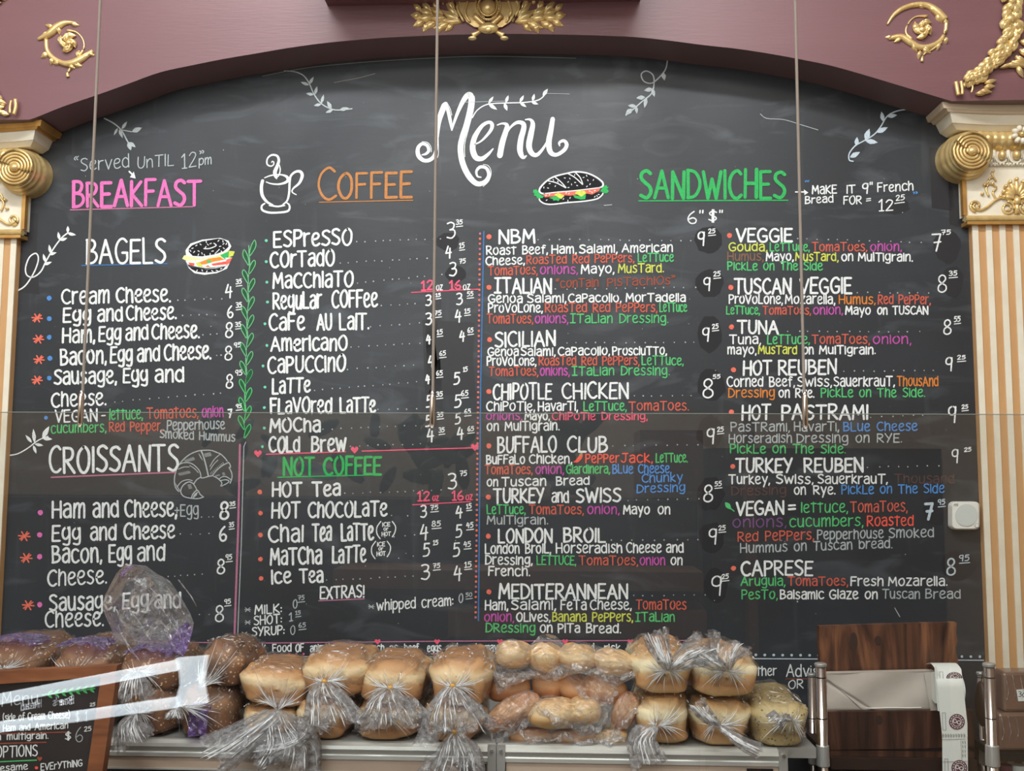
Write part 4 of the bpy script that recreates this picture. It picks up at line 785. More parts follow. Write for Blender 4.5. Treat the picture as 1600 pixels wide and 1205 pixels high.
# ---------------------------------------------------------------- pilasters with scrolled capitals
def Rm(ax, deg): return Matrix.Rotation(math.radians(deg), 4, ax)
def spiral(cx, cz, y, r0, r1, turns, sgn=1, start=0.0, n=22):
    pts = []
    N_ = int(turns*n)
    for i in range(N_+1):
        t = i/N_; r = r0+(r1-r0)*t; a = start+sgn*2*PI*turns*t; pts.append((cx+r*math.cos(a), y, cz+r*math.sin(a)))
    return pts
def pilaster(px_c, px_ref, py_bot, label, top_mat):
    YP = -0.018; k = 1/PPM(YP); o = P(px_ref, py_bot, YP); cx = o.x+(px_c-px_ref)*k; zb = o.z
    t = thing('pilaster', label, 'pilaster', (cx, YP, 0.0))
    X = lambda v: cx+v*k; Z = lambda v: zb+v*k
    mb = MB(); mb.box((X(-67), YP, 0.0), (X(67), -0.0005, Z(0)), 'tan'); obj('shaft', mb, t)
    for i in range(7):
        x0 = -67+i*20.8; mb = MB(); mb.box((X(x0), YP-.003, 0.0), (X(x0+9.2), YP-.0004, Z(-2)), 'cream')
        obj('flute_fillet', mb, t)
    mb = MB(); mb.tube([(X(-80), YP-.012, Z(6)), (X(80), YP-.012, Z(6))], 5.4*k, 'gold', 12); mb.box((X(-78), YP-.016, Z(-3)), (X(78), 0-.0005, Z(3)), 'goldflat'); mb.box((X(-76), YP-.01, Z(7)), (X(76), -.0005, Z(12)), 'cream')
    obj('neck_moulding', mb, t, label='gilded neck moulding')
    yp = YP-.008
    mb = MB(); mb.box((X(-80), yp, Z(11)), (X(80), -.0005, Z(92)), 'cream'); mb.box((X(-82), yp-.004, Z(12)), (X(-76), yp+.01, Z(90)), 'goldflat'); mb.box((X(76), yp-.004, Z(12)), (X(82), yp+.01, Z(90)), 'goldflat')
    pan = obj('frieze_panel', mb, t)
    mb = MB()
    for i in range(-4, 5):   # palmette
        an = math.radians(90-i*21); L = 30-abs(i)*2.4
        T = Matrix.Rotation(-(an-PI/2), 4, 'Y') if False else Matrix.Rotation(-an+PI/2, 4, 'Y')
        c = (X(0+math.cos(an)*L*.62), yp-.005, Z(34+math.sin(an)*L*.62+4)); mb.ball(c, (3.6*k, .007, L*.42*k), 'gold', 8, 6, T)
        e = (X(math.cos(an)*L), yp-.007, Z(38+math.sin(an)*L)); mb.ball(e, (3.4*k, .007, 3.4*k), 'gold', 8, 6)
    mb.ball((X(0), yp-.006, Z(34)), (6*k, .009, 7*k), 'gold', 10, 6); mb.tube([(X(0), yp-.004, Z(14)), (X(0), yp-.004, Z(34))], [5*k, 2.5*k], 'gold', 8)
    obj('palmette', mb, t, smooth=True)
    for s in (-1, 1):
        mb = MB()
        def sc(pts, r): mb.tube([(X(s*a), yp-.003, Z(b)) for a, b in cat_rom(pts, 5)], smooth_list(r, 5) if isinstance(r, list) else r*k, 'gold', 6)
        mb.tube(spiral(X(s*14), Z(23), yp-.003, 11*k, 3*k, 1.6, s, PI/2), 1.8*k, 'gold', 6)
        mb.tube([(X(s*a), yp-.003, Z(b)) for a, b in cat_rom([(4,30),(18,40),(32,36),(44,26),(56,20),(66,24)], 5)], 2.2*k, 'gold', 6)
        mb.tube(spiral(X(s*63), Z(27), yp-.003, 9*k, 2.5*k, 1.5, s, -PI/2), 2*k, 'gold', 6)
        mb.tube([(X(s*a), yp-.003, Z(b)) for a, b in cat_rom([(30,36),(36,48),(30,56),(40,62),(46,54),(42,42)], 5)], 1.7*k, 'gold', 6)
        mb.tube([(X(s*a), yp-.003, Z(b)) for a, b in cat_rom([(44,62),(40,70),(34,72),(30,66),(36,78),(32,84)], 5)], 1.5*k, 'gold', 6)
        for a, b in ((70,80),(66,82),(48,60),(52,46),(36,62),(24,42)): mb.ball((X(s*a), yp-.004, Z(b)), (3.2*k, .005, 2.4*k), 'gold', 8, 5)
        obj('scrollwork', mb, t, smooth=True)
    mb = MB(); mb.box((X(-78), yp-.004, Z(90)), (X(78), -.0005, Z(116)), 'cream')
    band = obj('egg_band', mb, t)
    for i in range(7):
        a = (i-3)*22; mb = MB()
        mb.ball((X(a), yp-.012, Z(106)), (5.6*k, .010, 7.5*k), 'gold', 10, 8); obj('egg', mb, band, smooth=True, label='gilded egg')
        mb = MB(); mb.tube([(X(a+u*k2), yp-.008, Z(v)) for k2 in (1,) for u, v in cat_rom([(-10,114),(-9,102),(-4,95),(4,95),(9,102),(10,114)], 4)], 1.8*k, 'cream', 6)
        mb.tube([(X(a+11), yp-.008, Z(114)), (X(a+11), yp-.008, Z(96))], [2.4*k, .8*k], 'cream', 6); obj('egg_surround', mb, band, smooth=True)
    mb = MB()
    for i in range(30): mb.ball((X(-76+i*5.2), yp-.008, Z(92)), (2*k, .004, 2*k), 'cream', 6, 4)
    b_ = obj('bead_row', mb, band, smooth=True); b_['kind'] = 'stuff'
    # cushion between the scrolls
    def cush(u, v):
        a = -72+144*u; z = 114+34*v; sag = -5*(1-(2*u-1)**2)*v
        return Vector((X(a), YP-.012-.022*math.sin(v*PI*.9)-.003*abs(math.sin(u*40)), Z(z+sag)))
    mb = MB(); mb.grid(cush, 81, 8, 'gold'); obj('fluted_cushion', mb, t, smooth=True)
    mb = MB()
    for i in range(8):
        an = 2*PI*i/8+.2; mb.ball((X(math.cos(an)*10), YP-.046, Z(132+math.sin(an)*10)), (5.5*k, .008, 4*k), 'cream', 8, 5, Matrix.Rotation(-an, 4, 'Y'))
    mb.ball((X(0), YP-.05, Z(132)), (4*k, .008, 4*k), 'gold', 8, 5); obj('rosette', mb, t, smooth=True)
    for s in (-1, 1):
        vx, vz = 77*s, 105; yf = YP-.052
        mb = MB(); n = 40; prof = ((30, 0), (32.5, .003), (33, .007), (32, .010), (34.5, .016), (35.5, .022), (34.5, .026), (36.5, .032), (38, .040), (37.5, .046), (37, .055), (38, .0695))
        vs = []
        for r, dy in prof:
            for i in range(n): an = 2*PI*i/n; vs.append((X(vx+r*math.cos(an)), yf+dy, Z(vz+r*math.sin(an))))
        fs = [(j*n+i, j*n+(i+1) % n, (j+1)*n+(i+1) % n, (j+1)*n+i) for j in range(len(prof)-1) for i in range(n)]+[tuple(range(n))]
        mb.add(vs, fs, 'gold'); v_ = obj('volute', mb, t, smooth=True)
        mb = MB(); mb.tube(spiral(X(vx), Z(vz), yf-.001, 29*k, 7*k, 4.3, -s, PI/2), 2.2*k, 'gold', 8, flat=1.0); obj('spiral_band', mb, v_, smooth=True)
        mb = MB(); mb.ball((X(vx), yf-.002, Z(vz)), (8*k, .010, 6.5*k), 'gold', 12, 8); obj('volute_eye', mb, v_, smooth=True)
    # abacus: concave slab
    def slab(z0, z1, w0, w1, d0, d1, m):
        n = 16; vs = []
        for z, wd, dp in ((z0, w0, d0), (z1, w1, d1)):
            for i in range(n+1):
                u = -1+2*i/n; vs.append((X(u*wd), YP-dp-.020*abs(u)**2, Z(z)))
            vs.append((X(wd), -.0005, Z(z))); vs.append((X(-wd), -.0005, Z(z)))
        m_ = n+3; fs = [tuple(range(m_)), tuple(reversed(range(m_, 2*m_)))]+[(i, (i+1) % m_, (i+1) % m_+m_, i+m_) for i in range(m_)]
        return vs, fs, m
    mb = MB()
    for a in ((143, 150, 96, 106, .020, .034, 'cream'), (150, 164, 106, 112, .036, .046, 'cream'), (164, 168, 116, 119, .050, .054, top_mat), (168, 177, 124, 127, .056, .060, top_mat)): mb.add(*slab(*a))
    obj('abacus', mb, t)
    return t
pilaster(1585, 1518, 350, 'cream and tan fluted pilaster with gilded scroll capital at the right edge', 'tanlight' if 'tanlight' in M else 'cream')
pilaster(-40, 27, 371, 'fluted pilaster at the left edge, with gilded scroll capital and gold topped abacus', 'goldflat')
# ---------------------------------------------------------------- gilded plaster ornaments on the arch
KF = 1/PPM(YF)
def rel_leaf(mb, x, y, L, wd, deg, h=.010, m='gold', lift=0):
    """ridged leaf lying on the wall: angle in photo degrees (0 = right, 90 = down)"""
    c = P(x, y, YF); T = Matrix.Rotation(math.radians(deg), 4, 'Y')
    vs = []; prof = ((0,.1),(.18,.7),(.4,1),(.65,.85),(.85,.45),(1,.05)); n = len(prof)
    for u, w_ in prof:
        for s, hh in ((-1, .0), (-.5, 1.0), (0, .55), (.5, 1.0), (1, .0)):
            vs.append(T @ Vector(((u)*L*KF, -hh*h*(.3+.7*math.sin(PI*min(1, u+.12)))-lift, s*w_*wd*KF/2)))
    fs = [(j*5+i, j*5+i+1, (j+1)*5+i+1, (j+1)*5+i) for j in range(n-1) for i in range(4)]
    mb.add([c+v for v in vs], fs, m)
def rel_tube(mb, pts, ws, m='gold', lift=.002, n=8):
    q = cat_rom(pts, 4); w_ = smooth_list(ws, 4) if isinstance(ws, list) else [ws]*len(q)
    pp = [P(a, b, YF)+Vector((0, -lift, 0)) for a, b in q]
    mb.tube(pp, [x*KF/2 for x in w_], m, n)
def ornament(name, label, cat, loc, group=None): return thing(name, label, cat, tuple(P(loc[0], loc[1], YF)), group=group)
def scroll_ornament(label, loc, arcs, leaves, blob):
    t = ornament('scroll_ornament', label, 'ornament', loc)
    for pts, ws in arcs:
        mb = MB(); rel_tube(mb, pts, ws); q = cat_rom(pts, 2)
        obj('scroll_stem', mb, t, smooth=True)
    for l in leaves: mb = MB(); rel_leaf(mb, *l); obj('acanthus_leaf', mb, t, smooth=True)
    bx = sum(b[0] for b in blob)/len(blob); by = sum(b[1] for b in blob)/len(blob)
    for i in range(11):
        an = i*2*PI/11; r_ = 5+6*(i % 3)/2; mb = MB(); rel_leaf(mb, bx+r_*math.cos(an), by+r_*math.sin(an), 15, 9, math.degrees(an)+100, .012, lift=.003); obj('acanthus_leaf', mb, t, smooth=True)
    mb = MB(); mb.ball(P(bx, by, YF-.01), (6*KF, .008, 5*KF), 'gold', 10, 6); rel_tube(mb, [(bx+9*math.cos(a_), by+9*math.sin(a_)) for a_ in [k_*.7 for k_ in range(7)]], [5, 5, 5, 4, 4, 3, 2], lift=.010)
    obj('flower_boss', mb, t, smooth=True)
scroll_ornament('small gilded acanthus scroll on the left side of the maroon arch', (105, 78),
    [([(120,37),(104,36),(90,43),(78,54),(60,62)], [4,8,13,12,5]), ([(73,62),(74,78),(82,90),(98,99),(112,100),(128,93),(146,80)], [7,7,8,9,12,12,6]),
     ([(106,48),(120,51),(130,62),(132,76),(124,88)], [5,2.5,2.5,3,5]), ([(106,100),(112,106),(106,114),(107,121)], [8,5,4,6])],
    [(85,44,16,8,200),(78,52,16,8,150),(92,42,14,7,80),(112,38,14,6,10),(76,84,14,8,150),(95,98,12,7,170),(115,99,16,9,20),(130,92,16,8,-35),(140,84,10,6,20),(122,90,12,7,-80),(84,92,12,6,110),(110,104,10,6,20)],
    [(103,60,9),(112,66,9),(100,70,8),(118,72,7),(107,76,8),(110,53,6),(97,64,6),(102,84,5),(120,62,4)])
scroll_ornament('small gilded acanthus scroll on the right side of the maroon arch', (1440, 60),
    [([(1386,39),(1396,24),(1412,13),(1432,8),(1450,10),(1464,20),(1476,32)], [3,6,8,9,10,13,12]), ([(1478,34),(1476,52),(1466,66),(1450,74),(1434,74),(1420,66),(1406,58),(1388,61)], [6,6,7,9,10,11,10,6]),
     ([(1448,26),(1430,27),(1418,38),(1415,52),(1424,62)], [5,2.5,2.5,3,5]), ([(1470,66),(1456,78),(1442,86),(1440,97)], [6,3,3,5])],
    [(1432,9,18,8,5),(1450,12,18,9,30),(1462,22,18,10,55),(1472,34,10,6,10),(1420,10,14,6,-10),(1440,76,16,8,30),(1424,68,16,8,60),(1408,60,14,7,150),(1476,60,10,7,80),(1466,68,12,6,100),(1436,80,14,6,95),(1392,60,10,5,190)],
    [(1443,34,6),(1438,42,9),(1448,46,9),(1432,52,8),(1444,56,8),(1452,38,7),(1440,64,5),(1428,44,5)])
# centre crest
t = ornament('crest_ornament', 'large gilded crest with oval boss and leaf sprays at the top centre of the arch', 'ornament', (763, 40))
mb = MB()
for s in (-1, 1):
    q = [(763+s*a, b) for a, b in ((4,-24),(40,-24),(52,0),(46,14),(34,34),(22,42),(6,44))]
    fr = [P(a, b, YF-.008) for a, b in q]; bk = [P(a, b, YF) for a, b in q]; mb.prism(fr if s > 0 else fr, bk, 'gold')
obj('shield', mb, t)
mb = MB(); rel_tube(mb, [(763+19*math.cos(a), 12+22*math.sin(a)) for a in [2*PI*i/24 for i in range(25)]], 3.4, lift=.012); rel_tube(mb, [(763+14*math.cos(a), 12+17*math.sin(a)) for a in [2*PI*i/24 for i in range(25)]], 2.4, lift=.014); obj('oval_rim', mb, t, smooth=True)
mb = MB()
for i in range(40):
    a = 2*PI*i/40; mb.ball(P(763+16.5*math.cos(a), 12+19.5*math.sin(a), YF-.016), 1.5*KF, 'gold', 6, 4)
o_ = obj('bead_rim', mb, t, smooth=True); o_['kind'] = 'stuff'
mb = MB(); mb.ball(P(763, 12, YF-.008), (12.5*KF, .016, 15*KF), 'gold', 20, 12); obj('oval_boss', mb, t, smooth=True)
for s in (-1, 1):
    M_ = lambda x: 763+s*x
    mb = MB(); rel_tube(mb, [(M_(26),-20),(M_(30),0),(M_(36),22),(M_(28),38)], [5,5,5,4], lift=.01); rel_tube(mb, [(M_(34),-20),(M_(42),0),(M_(48),14),(M_(38),36)], [4,5,5,4], lift=.008); obj('scroll_rib', mb, t, smooth=True)
    A = lambda d: d if s > 0 else 180-d
    for l in ((42,36,34,11,-8),(44,34,36,12,-32),(46,28,34,11,-50),(52,20,34,11,-66),(62,38,26,13,16),(66,30,30,13,-6),(70,24,26,13,-30),(82,36,24,12,24),(86,28,30,13,4),(86,24,26,12,-22),(88,20,26,11,-48),(78,18,24,11,-70),(100,34,20,11,24),(104,26,18,11,-8),(104,18,18,9,-42),(94,38,16,10,60),(72,40,16,9,62),(54,40,18,8,36),(56,10,26,10,-72),(70,8,22,10,-80)):
        mb = MB(); rel_leaf(mb, M_(l[0]), l[1], l[2], l[3], A(l[4]), .014); obj('acanthus_leaf', mb, t, smooth=True)
    mb = MB(); rel_tube(mb, [(M_(-2),44),(M_(14),51),(M_(24),59)][::-1] if False else [(M_(-22),28),(M_(-4),44),(M_(12),53),(M_(24),60)], [8,8,6,10], lift=.014)
    mb.ball(P(M_(25), 60, YF-.014), (7*KF, .008, 3*KF), 'gold', 10, 6); obj('crossed_horn', mb, t, smooth=True)
mb = MB(); mb.ball(P(763, 44, YF-.02), (17*KF, .012, 9*KF), 'gold', 14, 8); mb.ball(P(763, 46, YF-.028), (6*KF, .006, 5*KF), 'gold', 10, 6); obj('knot', mb, t, smooth=True)
# right garland and left garland tips
def garland(label, loc, path, w0, w1, n, seed, tie, spray):
    t = ornament('garland_ornament', label, 'ornament', loc); rnd = random.Random(seed); q = cat_rom(path, 8); N_ = len(q)
    mb = MB(); rel_tube(mb, path, [.45*(w0+(w1-w0)*i/(len(path)-1)) for i in range(len(path))], lift=0); obj('garland_core', mb, t, smooth=True)
    for i in range(n):
        j = int(i/n*(N_-2)); a = q[j]; b = q[j+1]; ang = math.degrees(math.atan2(b[1]-a[1], b[0]-a[0])); wd = w0+(w1-w0)*j/N_
        off = rnd.uniform(-.5, .5)*wd; nx, ny = -(b[1]-a[1]), (b[0]-a[0]); L_ = math.hypot(nx, ny) or 1
        mb = MB(); rel_leaf(mb, a[0]+nx/L_*off, a[1]+ny/L_*off, rnd.uniform(15, 22), rnd.uniform(10, 14), ang+180+off*2.0+rnd.uniform(-25, 25), .012, lift=.004+.012*rnd.random()*(1-abs(off)/wd)); obj('garland_leaf', mb, t, smooth=True)
    mb = MB()
    for pts, ws in tie: rel_tube(mb, pts, ws, lift=.012)
    obj('ribbon_tie', mb, t, smooth=True)
    for l in spray: mb = MB(); rel_leaf(mb, *l, .012, lift=.004); obj('acanthus_leaf', mb, t, smooth=True)
garland('gilded leaf garland curving down the top right corner of the arch', (1550, 100), [(1586,-30),(1584,0),(1580,34),(1574,62),(1558,88),(1538,106),(1518,124),(1504,136)], 44, 18, 120, 3,
        [([(1490,131),(1492,142),(1494,152)], 6), ([(1498,130),(1500,142),(1500,151)], 5), ([(1506,128),(1516,138),(1514,148)], 3)],
        [(1535,138,18,8,-5),(1528,144,20,8,5),(1522,148,18,7,0),(1536,132,20,8,-16),(1560,108,30,7,-18),(1568,104,32,8,0),(1578,98,28,8,20),(1584,90,24,8,40),(1590,80,24,9,30),(1592,66,20,9,20),(1586,106,20,6,60)])
garland('gilded garland tip at the left edge of the arch above the capital', (10, 168), [(-50,120),(-26,140),(-8,156),(8,166)], 34, 24, 44, 5,
        [([(28,158),(29,170),(26,182)], 6), ([(22,160),(20,170),(20,180)], 4)], [(-4,176,20,8,5),(-8,170,18,8,-5),(4,180,14,6,0),(-2,158,16,8,20)])
garland('gilded leaf tips at the top left corner of the arch', (5, 0), [(-40,-30),(-18,-14),(0,-4),(10,0)], 24, 12, 24, 9, [([(-4,0),(0,4)], 3)], [(-8,4,14,5,10),(0,0,18,5,-15),(-10,2,10,5,60)])
# ---------------------------------------------------------------- motion sensor on the board edge
YS = -0.026
def rrect(x0, y0, x1, y1, r, n=5):
    out = []
    for cx, cy, a0 in ((x1-r, y0+r, -90), (x1-r, y1-r, 0), (x0+r, y1-r, 90), (x0+r, y0+r, 180)):
        for i in range(n+1): a = math.radians(a0+90*i/n); out.append((cx+r*math.cos(a), cy+r*math.sin(a)))
    return out
t = thing('motion_sensor', 'small square white sensor with round face, stuck at the board\'s right edge', 'sensor', tuple(P(1509, 830, YS)))
mb = MB()
for (i0, ya), (i1, yb) in (((0, -.0005), (0, YS+.006)), ((0, YS+.006), (2, YS))):
    A_ = [P(a, b, ya) for a, b in rrect(1486+i0, 784+i0, 1531-i0, 828-i0, 8)] if False else None
Q0 = rrect(1486, 784, 1531, 828, 8); Q1 = rrect(1488, 786, 1529, 826, 7)
C0 = [P(a, b, YS+.006) for a, b in Q0]; C1 = [P(a, b, YS) for a, b in Q1]; CB = [Vector((v.x, -.0022, v.z)) for v in C0]
n = len(C0); mb.add(CB+C0+C1, [(i, (i+1) % n, (i+1) % n+n, i+n) for i in range(n)]+[(i+n, (i+1) % n+n, (i+1) % n+2*n, i+2*n) for i in range(n)]+[tuple(range(2*n, 3*n))], 'white'); obj('housing', mb, t)
def disc(x, y, r, Y, th, m, n=28):
    mb = MB(); f = [P(x+r*math.cos(2*PI*i/n), y+r*math.sin(2*PI*i/n), Y-th) for i in range(n)]; b = [Vector((v.x, Y, v.z)) for v in f]; mb.prism(f, b, m); return mb
obj('round_face', disc(1510, 805, 17.5, YS, .0018, 'grille'), t)
mb = disc(1526.5, 821.5, 3.4, YS, .0012, 'shade'); mb2 = disc(1526.5, 821.5, 2.7, YS, .0018, 'white'); b_ = obj('button_ring', mb, t); obj('button', mb2, t)
k = Ink(); k.text('ring', 1490, 1497, 791, 790, 4, .6, 'shade', .7); k.flush('maker_lettering', YS, t, lift=.0004)
# ---------------------------------------------------------------- shelf with aluminium rail
YL = -0.45
ZS = P(700, 1163, YL-.006).z
xl, xr = P(150, 1180, YL).x-.25, P(1215, 1180, YL).x
kS = 1/PPM(YL-.02)
t = thing('bread_shelf', 'long shelf with aluminium front rail and beige label strip carrying the bagged bread', 'shelf', (0.0, -0.23, ZS-.05))
xe = P(1278, 1180, YL).x
mb = MB(); mb.box((xl, YL+.012, ZS-.02), (xe, -0.02, ZS-.001), 'steel'); obj('shelf_board', mb, t)
def rail(x0, x1):
    mb = MB(); prof = ((0, 0), (-.006, -.001), (-.012, -.006), (-.014, -.012), (-.011, -.019), (-.010, -.022), (-.012, -.024), (-.012, -.031), (0, -.031))
    a = [(x0, YL+y+.006, ZS+z) for y, z in prof]; b = [(x1, YL+y+.006, ZS+z) for y, z in prof]; n = len(prof)
    mb.add(a+b, [(i, (i+1) % n, (i+1) % n+n, i+n) for i in range(n)]+[tuple(range(n)), tuple(range(n, 2*n))], 'metal'); return mb
xj = P(776, 1180, YL).x
obj('front_rail', rail(xl, xj-.002), t); obj('front_rail', rail(xj+.002, xr), t)
for a, b in ((xl, xj-.018), (xj+.018, xr)):
    mb = MB(); mb.box((a, YL-.002, ZS-.053), (b, YL+.008, ZS-.031), 'strip'); obj('label_strip', mb, t)
mb = MB(); mb.box((xl, YL-.004, ZS-.056), (xr+.002, YL+.010, ZS-.053), 'metal'); obj('lower_lip', mb, t)
for a in (xj-.0165, xj+.0005, xr):
    mb = MB(); mb.box((a, YL-.0105, ZS-.055), (a+.016, YL+.004, ZS-.001), 'steel'); c_ = obj('end_clip', mb, t)
    mb = MB(); mb.tube([(a+.008, YL-.010, ZS-.010), (a+.008, YL-.0145, ZS-.010)], .0035, 'chrome', 10); obj('screw', mb, c_)
for px, x1 in ((740, 0), (1187, 0)):
    c = P(px, 1193, YL-.003); mb = MB(); mb.box((c.x-.024, YL-.005, ZS-.050), (c.x+.024, YL-.0015, ZS-.036), 'black'); b_ = obj('maker_badge', mb, t)
    kk = Ink(); kk.text('SAN JAMAR', px-12, px+18, 1197, 1197, 5, .9, 'shade'); kk.dot(px-16, 1194, 3, 'bluelogo'); kk.flush('badge_lettering', YL-.005, b_, lift=.0003)
# ---------------------------------------------------------------- chrome posts
def post(px0, py0, px1, py1, Y, wpx, label):
    a = P(px0, py0, Y); b = P(px0, py1, Y); r = wpx/2/PPM(Y)
    t = thing('shelf_post', label, 'post', (a.x, Y, 0.0))
    mb = MB(); mb.tube([(a.x, Y, 0.0), (a.x, Y, a.z-.004)], r, 'chrome', 20); obj('tube', mb, t, smooth=True)
    mb = MB(); mb.tube([(a.x, Y, a.z-.006), (a.x, Y, a.z-.002), (a.x, Y, a.z)], [r*1.1, r*1.15, r*.95], 'steel', 20); obj('cap', mb, t)
    z = P(px0, 1172, Y).z; mb = MB(); mb.tube([(a.x, Y, z-.03), (a.x, Y, z-.028), (a.x, Y, z+.008), (a.x, Y, z+.01)], [r*1.05, r*1.28, r*1.2, r*1.02], 'steel', 20); obj('collar', mb, t)
    for yy in (1058, 1122):
        z = P(px0, yy, Y).z
        if z < a.z-.01: mb = MB(); mb.tube([(a.x, Y, z-.0008), (a.x, Y, z+.0008)], r*1.04, 'black', 16); obj('groove_ring', mb, t)
    return t
post(1282, 1036, 1284, 1205, -0.40, 16, 'front chrome shelf post beside the pale seeded loaf')
post(1268, 1052, 1268, 1205, -0.12, 12, 'rear chrome shelf post half hidden behind the post by the seeded loaf')
post(1545, 1036, 1549, 1205, -0.40, 16, 'front chrome shelf post beside the brown wrapped packs')
post(1532, 1050, 1532, 1205, -0.12, 11, 'rear chrome shelf post left of the post by the brown packs')
# shelf cross rail between end of the bread shelf and the post, wall counter
# ---------------------------------------------------------------- bread
def sect(th, w, h, puff=1.0):
    """loaf end outline: flat base, squarish body, wider domed crown; th from 0..2pi"""
    c, s = math.cos(th), math.sin(th)
    x = abs(c)**.55*(1 if c >= 0 else -1); z = abs(s)**.62*(1 if s >= 0 else -1)
    if z < 0: z = -abs(z)**.7*1.0
    zz = .5+.5*z
    wd = .90+.10*math.exp(-((zz-.66)/.20)**2)*puff
    if zz > .72: x *= 1-(zz-.72)*.35
    return x*w/2*wd, zz*h
def loaf_mb(w, h, d, m, seed, puff=1.0, rough=.004):
    rnd = random.Random(seed); ph = [rnd.uniform(0, 6) for _ in range(8)]
    NU, NV = 40, 25
    def fn(u, v):
        th = 2*PI*u; q_ = -1+2*v; t = math.copysign(1-(1-abs(q_))**2.6, q_); s = (1-min(1, abs(t))**7)**(1/2.4) if abs(t) < 1 else 0.0
        s = max(s, .02); x, z = sect(th, w, h, puff)
        b = rough*(math.sin(3*th+ph[0]+4*t)+.6*math.sin(7*th+ph[1]-6*t)+.5*math.sin(9*t+ph[2]+2*th))
        f = s*(1+b/(w*.5)); zc = h*.46
        zf = f if z > zc else f+(min(1, max(f, 0))**.12-f)*min(1, max(0, (f-.45)/.35))
        return Vector((x*f, t*d/2, max(0.0, zc+(z-zc)*zf)))
    mb = MB(); mb.grid(fn, NU, NV, m, True)
    n0 = 0; mb.f.append(list(range(NU))); mb.m.append(0); mb.f.append(list(reversed(range(NU*(NV-1), NU*NV)))); mb.m.append(0)
    mb.smooth = True; return mb
def bag_mb(w, h, d, knot, seed, m='film', puff=1.0, open_front=True):
    """film shell hugging the loaf, pleated in to a knot on the front end"""
    rnd = random.Random(seed); ph = [rnd.uniform(0, 6) for _ in range(10)]; kx, kz = knot; NU = 120
    back = 12; rings = []
    for j in range(back): rings.append(('b', j/(back-1)))
    for j in range(1, 13): rings.append(('f', j/12))
    def fn(u, j):
        th = 2*PI*u; kind, t = rings[j]; x, z = sect(th, w, h, puff); zc = h*.46
        pleat = math.sin(22*th+ph[0]+2*math.sin(3*th+ph[1]))+.6*math.sin(37*th+ph[2])
        if kind == 'b':
            y = d/2*1.03-(d*1.0)*t; q = -1+2*t; s = (1-min(1, abs(q)*.985)**5)**(1/2.6)
            s = max(s, .05)*1.035+.004/w; wr = .0022*(math.sin(5*th+ph[3]+14*t)+math.sin(11*th-9*t+ph[4])+.7*math.sin(19*th+17*t+ph[6]))+.0016*pleat*t*t
            f = s+wr/(w*.5); zz = zc+(z-zc)*f
            return Vector((x*f, y, max(-.0003, zz)))
        r0 = max((1-.985**5)**(1/2.6), .05)*1.035+.004/w
        f = r0*(1-t)+.0; ex = x*f; ez = zc+(z-zc)*f
        px = ex*(1)+kx*t; pz = ez*(1-t)+(kz+(ez-zc)*.0+ (z-zc)*.02)*t if False else (zc+(z-zc)*f)*(1-t)+kz*t
        rr = .006*t; px += rr*math.cos(th); pz += rr*math.sin(th)
        yy = -d/2*.99-.008*math.sin(PI*min(1, t*1.2)/2)-.014*t**4+.0042*pleat*math.sin(PI*min(1, t*.9+.12))
        return Vector((px, yy, pz))
    NV = len(rings); vs = [fn(i/NU, j) for j in range(NV) for i in range(NU)]
    fs = [(j*NU+i, j*NU+(i+1) % NU, (j+1)*NU+(i+1) % NU, (j+1)*NU+i) for j in range(NV-1) for i in range(NU)]+[tuple(range(NU))]
    mb = MB(); mb.add(vs, fs, m); mb.smooth = True; return mb
def tail_mb(p0, path, w1, seed, m='tail', flat=.35, side=(1, 0, 0)):
    """gathered, pleated open end flaring from the knot p0 along path"""
    rnd = random.Random(seed); ph = [rnd.uniform(0, 6) for _ in range(6)]; q = cat_rom([tuple(p0)]+[tuple(p) for p in path], 6); N_ = len(q); NU = 90
    vs = []; S = Vector(side).normalized()
    for j, p in enumerate(q):
        t = j/(N_-1); p = Vector(p); a = Vector(q[min(j+1, N_-1)]); b = Vector(q[max(j-1, 0)]); T = (a-b).normalized()
        A = (S-T*S.dot(T)).normalized(); B = T.cross(A); R = .005+(w1/2-.005)*(t**.8)
        for i in range(NU):
            th = 2*PI*i/NU; pl = math.sin(13*th+ph[0]+1.5*math.sin(2*th+ph[1]))+.6*math.sin(29*th+ph[2]+3*t)
            r = R*(1+.20*pl*min(1, .3+t)+.12*math.sin(3*th+ph[3]+5*t)*t); e = .05*math.sin(5*th+ph[4])*w1*t*t*2
            vs.append(p+A*math.cos(th)*r+B*math.sin(th)*r*(flat+.5*(1-t)*0)+T*e)
    fs = [(j*NU+i, j*NU+(i+1) % NU, (j+1)*NU+(i+1) % NU, (j+1)*NU+i) for j in range(N_-1) for i in range(NU)]
    mb = MB(); mb.add(vs, fs, m); mb.smooth = True; return mb
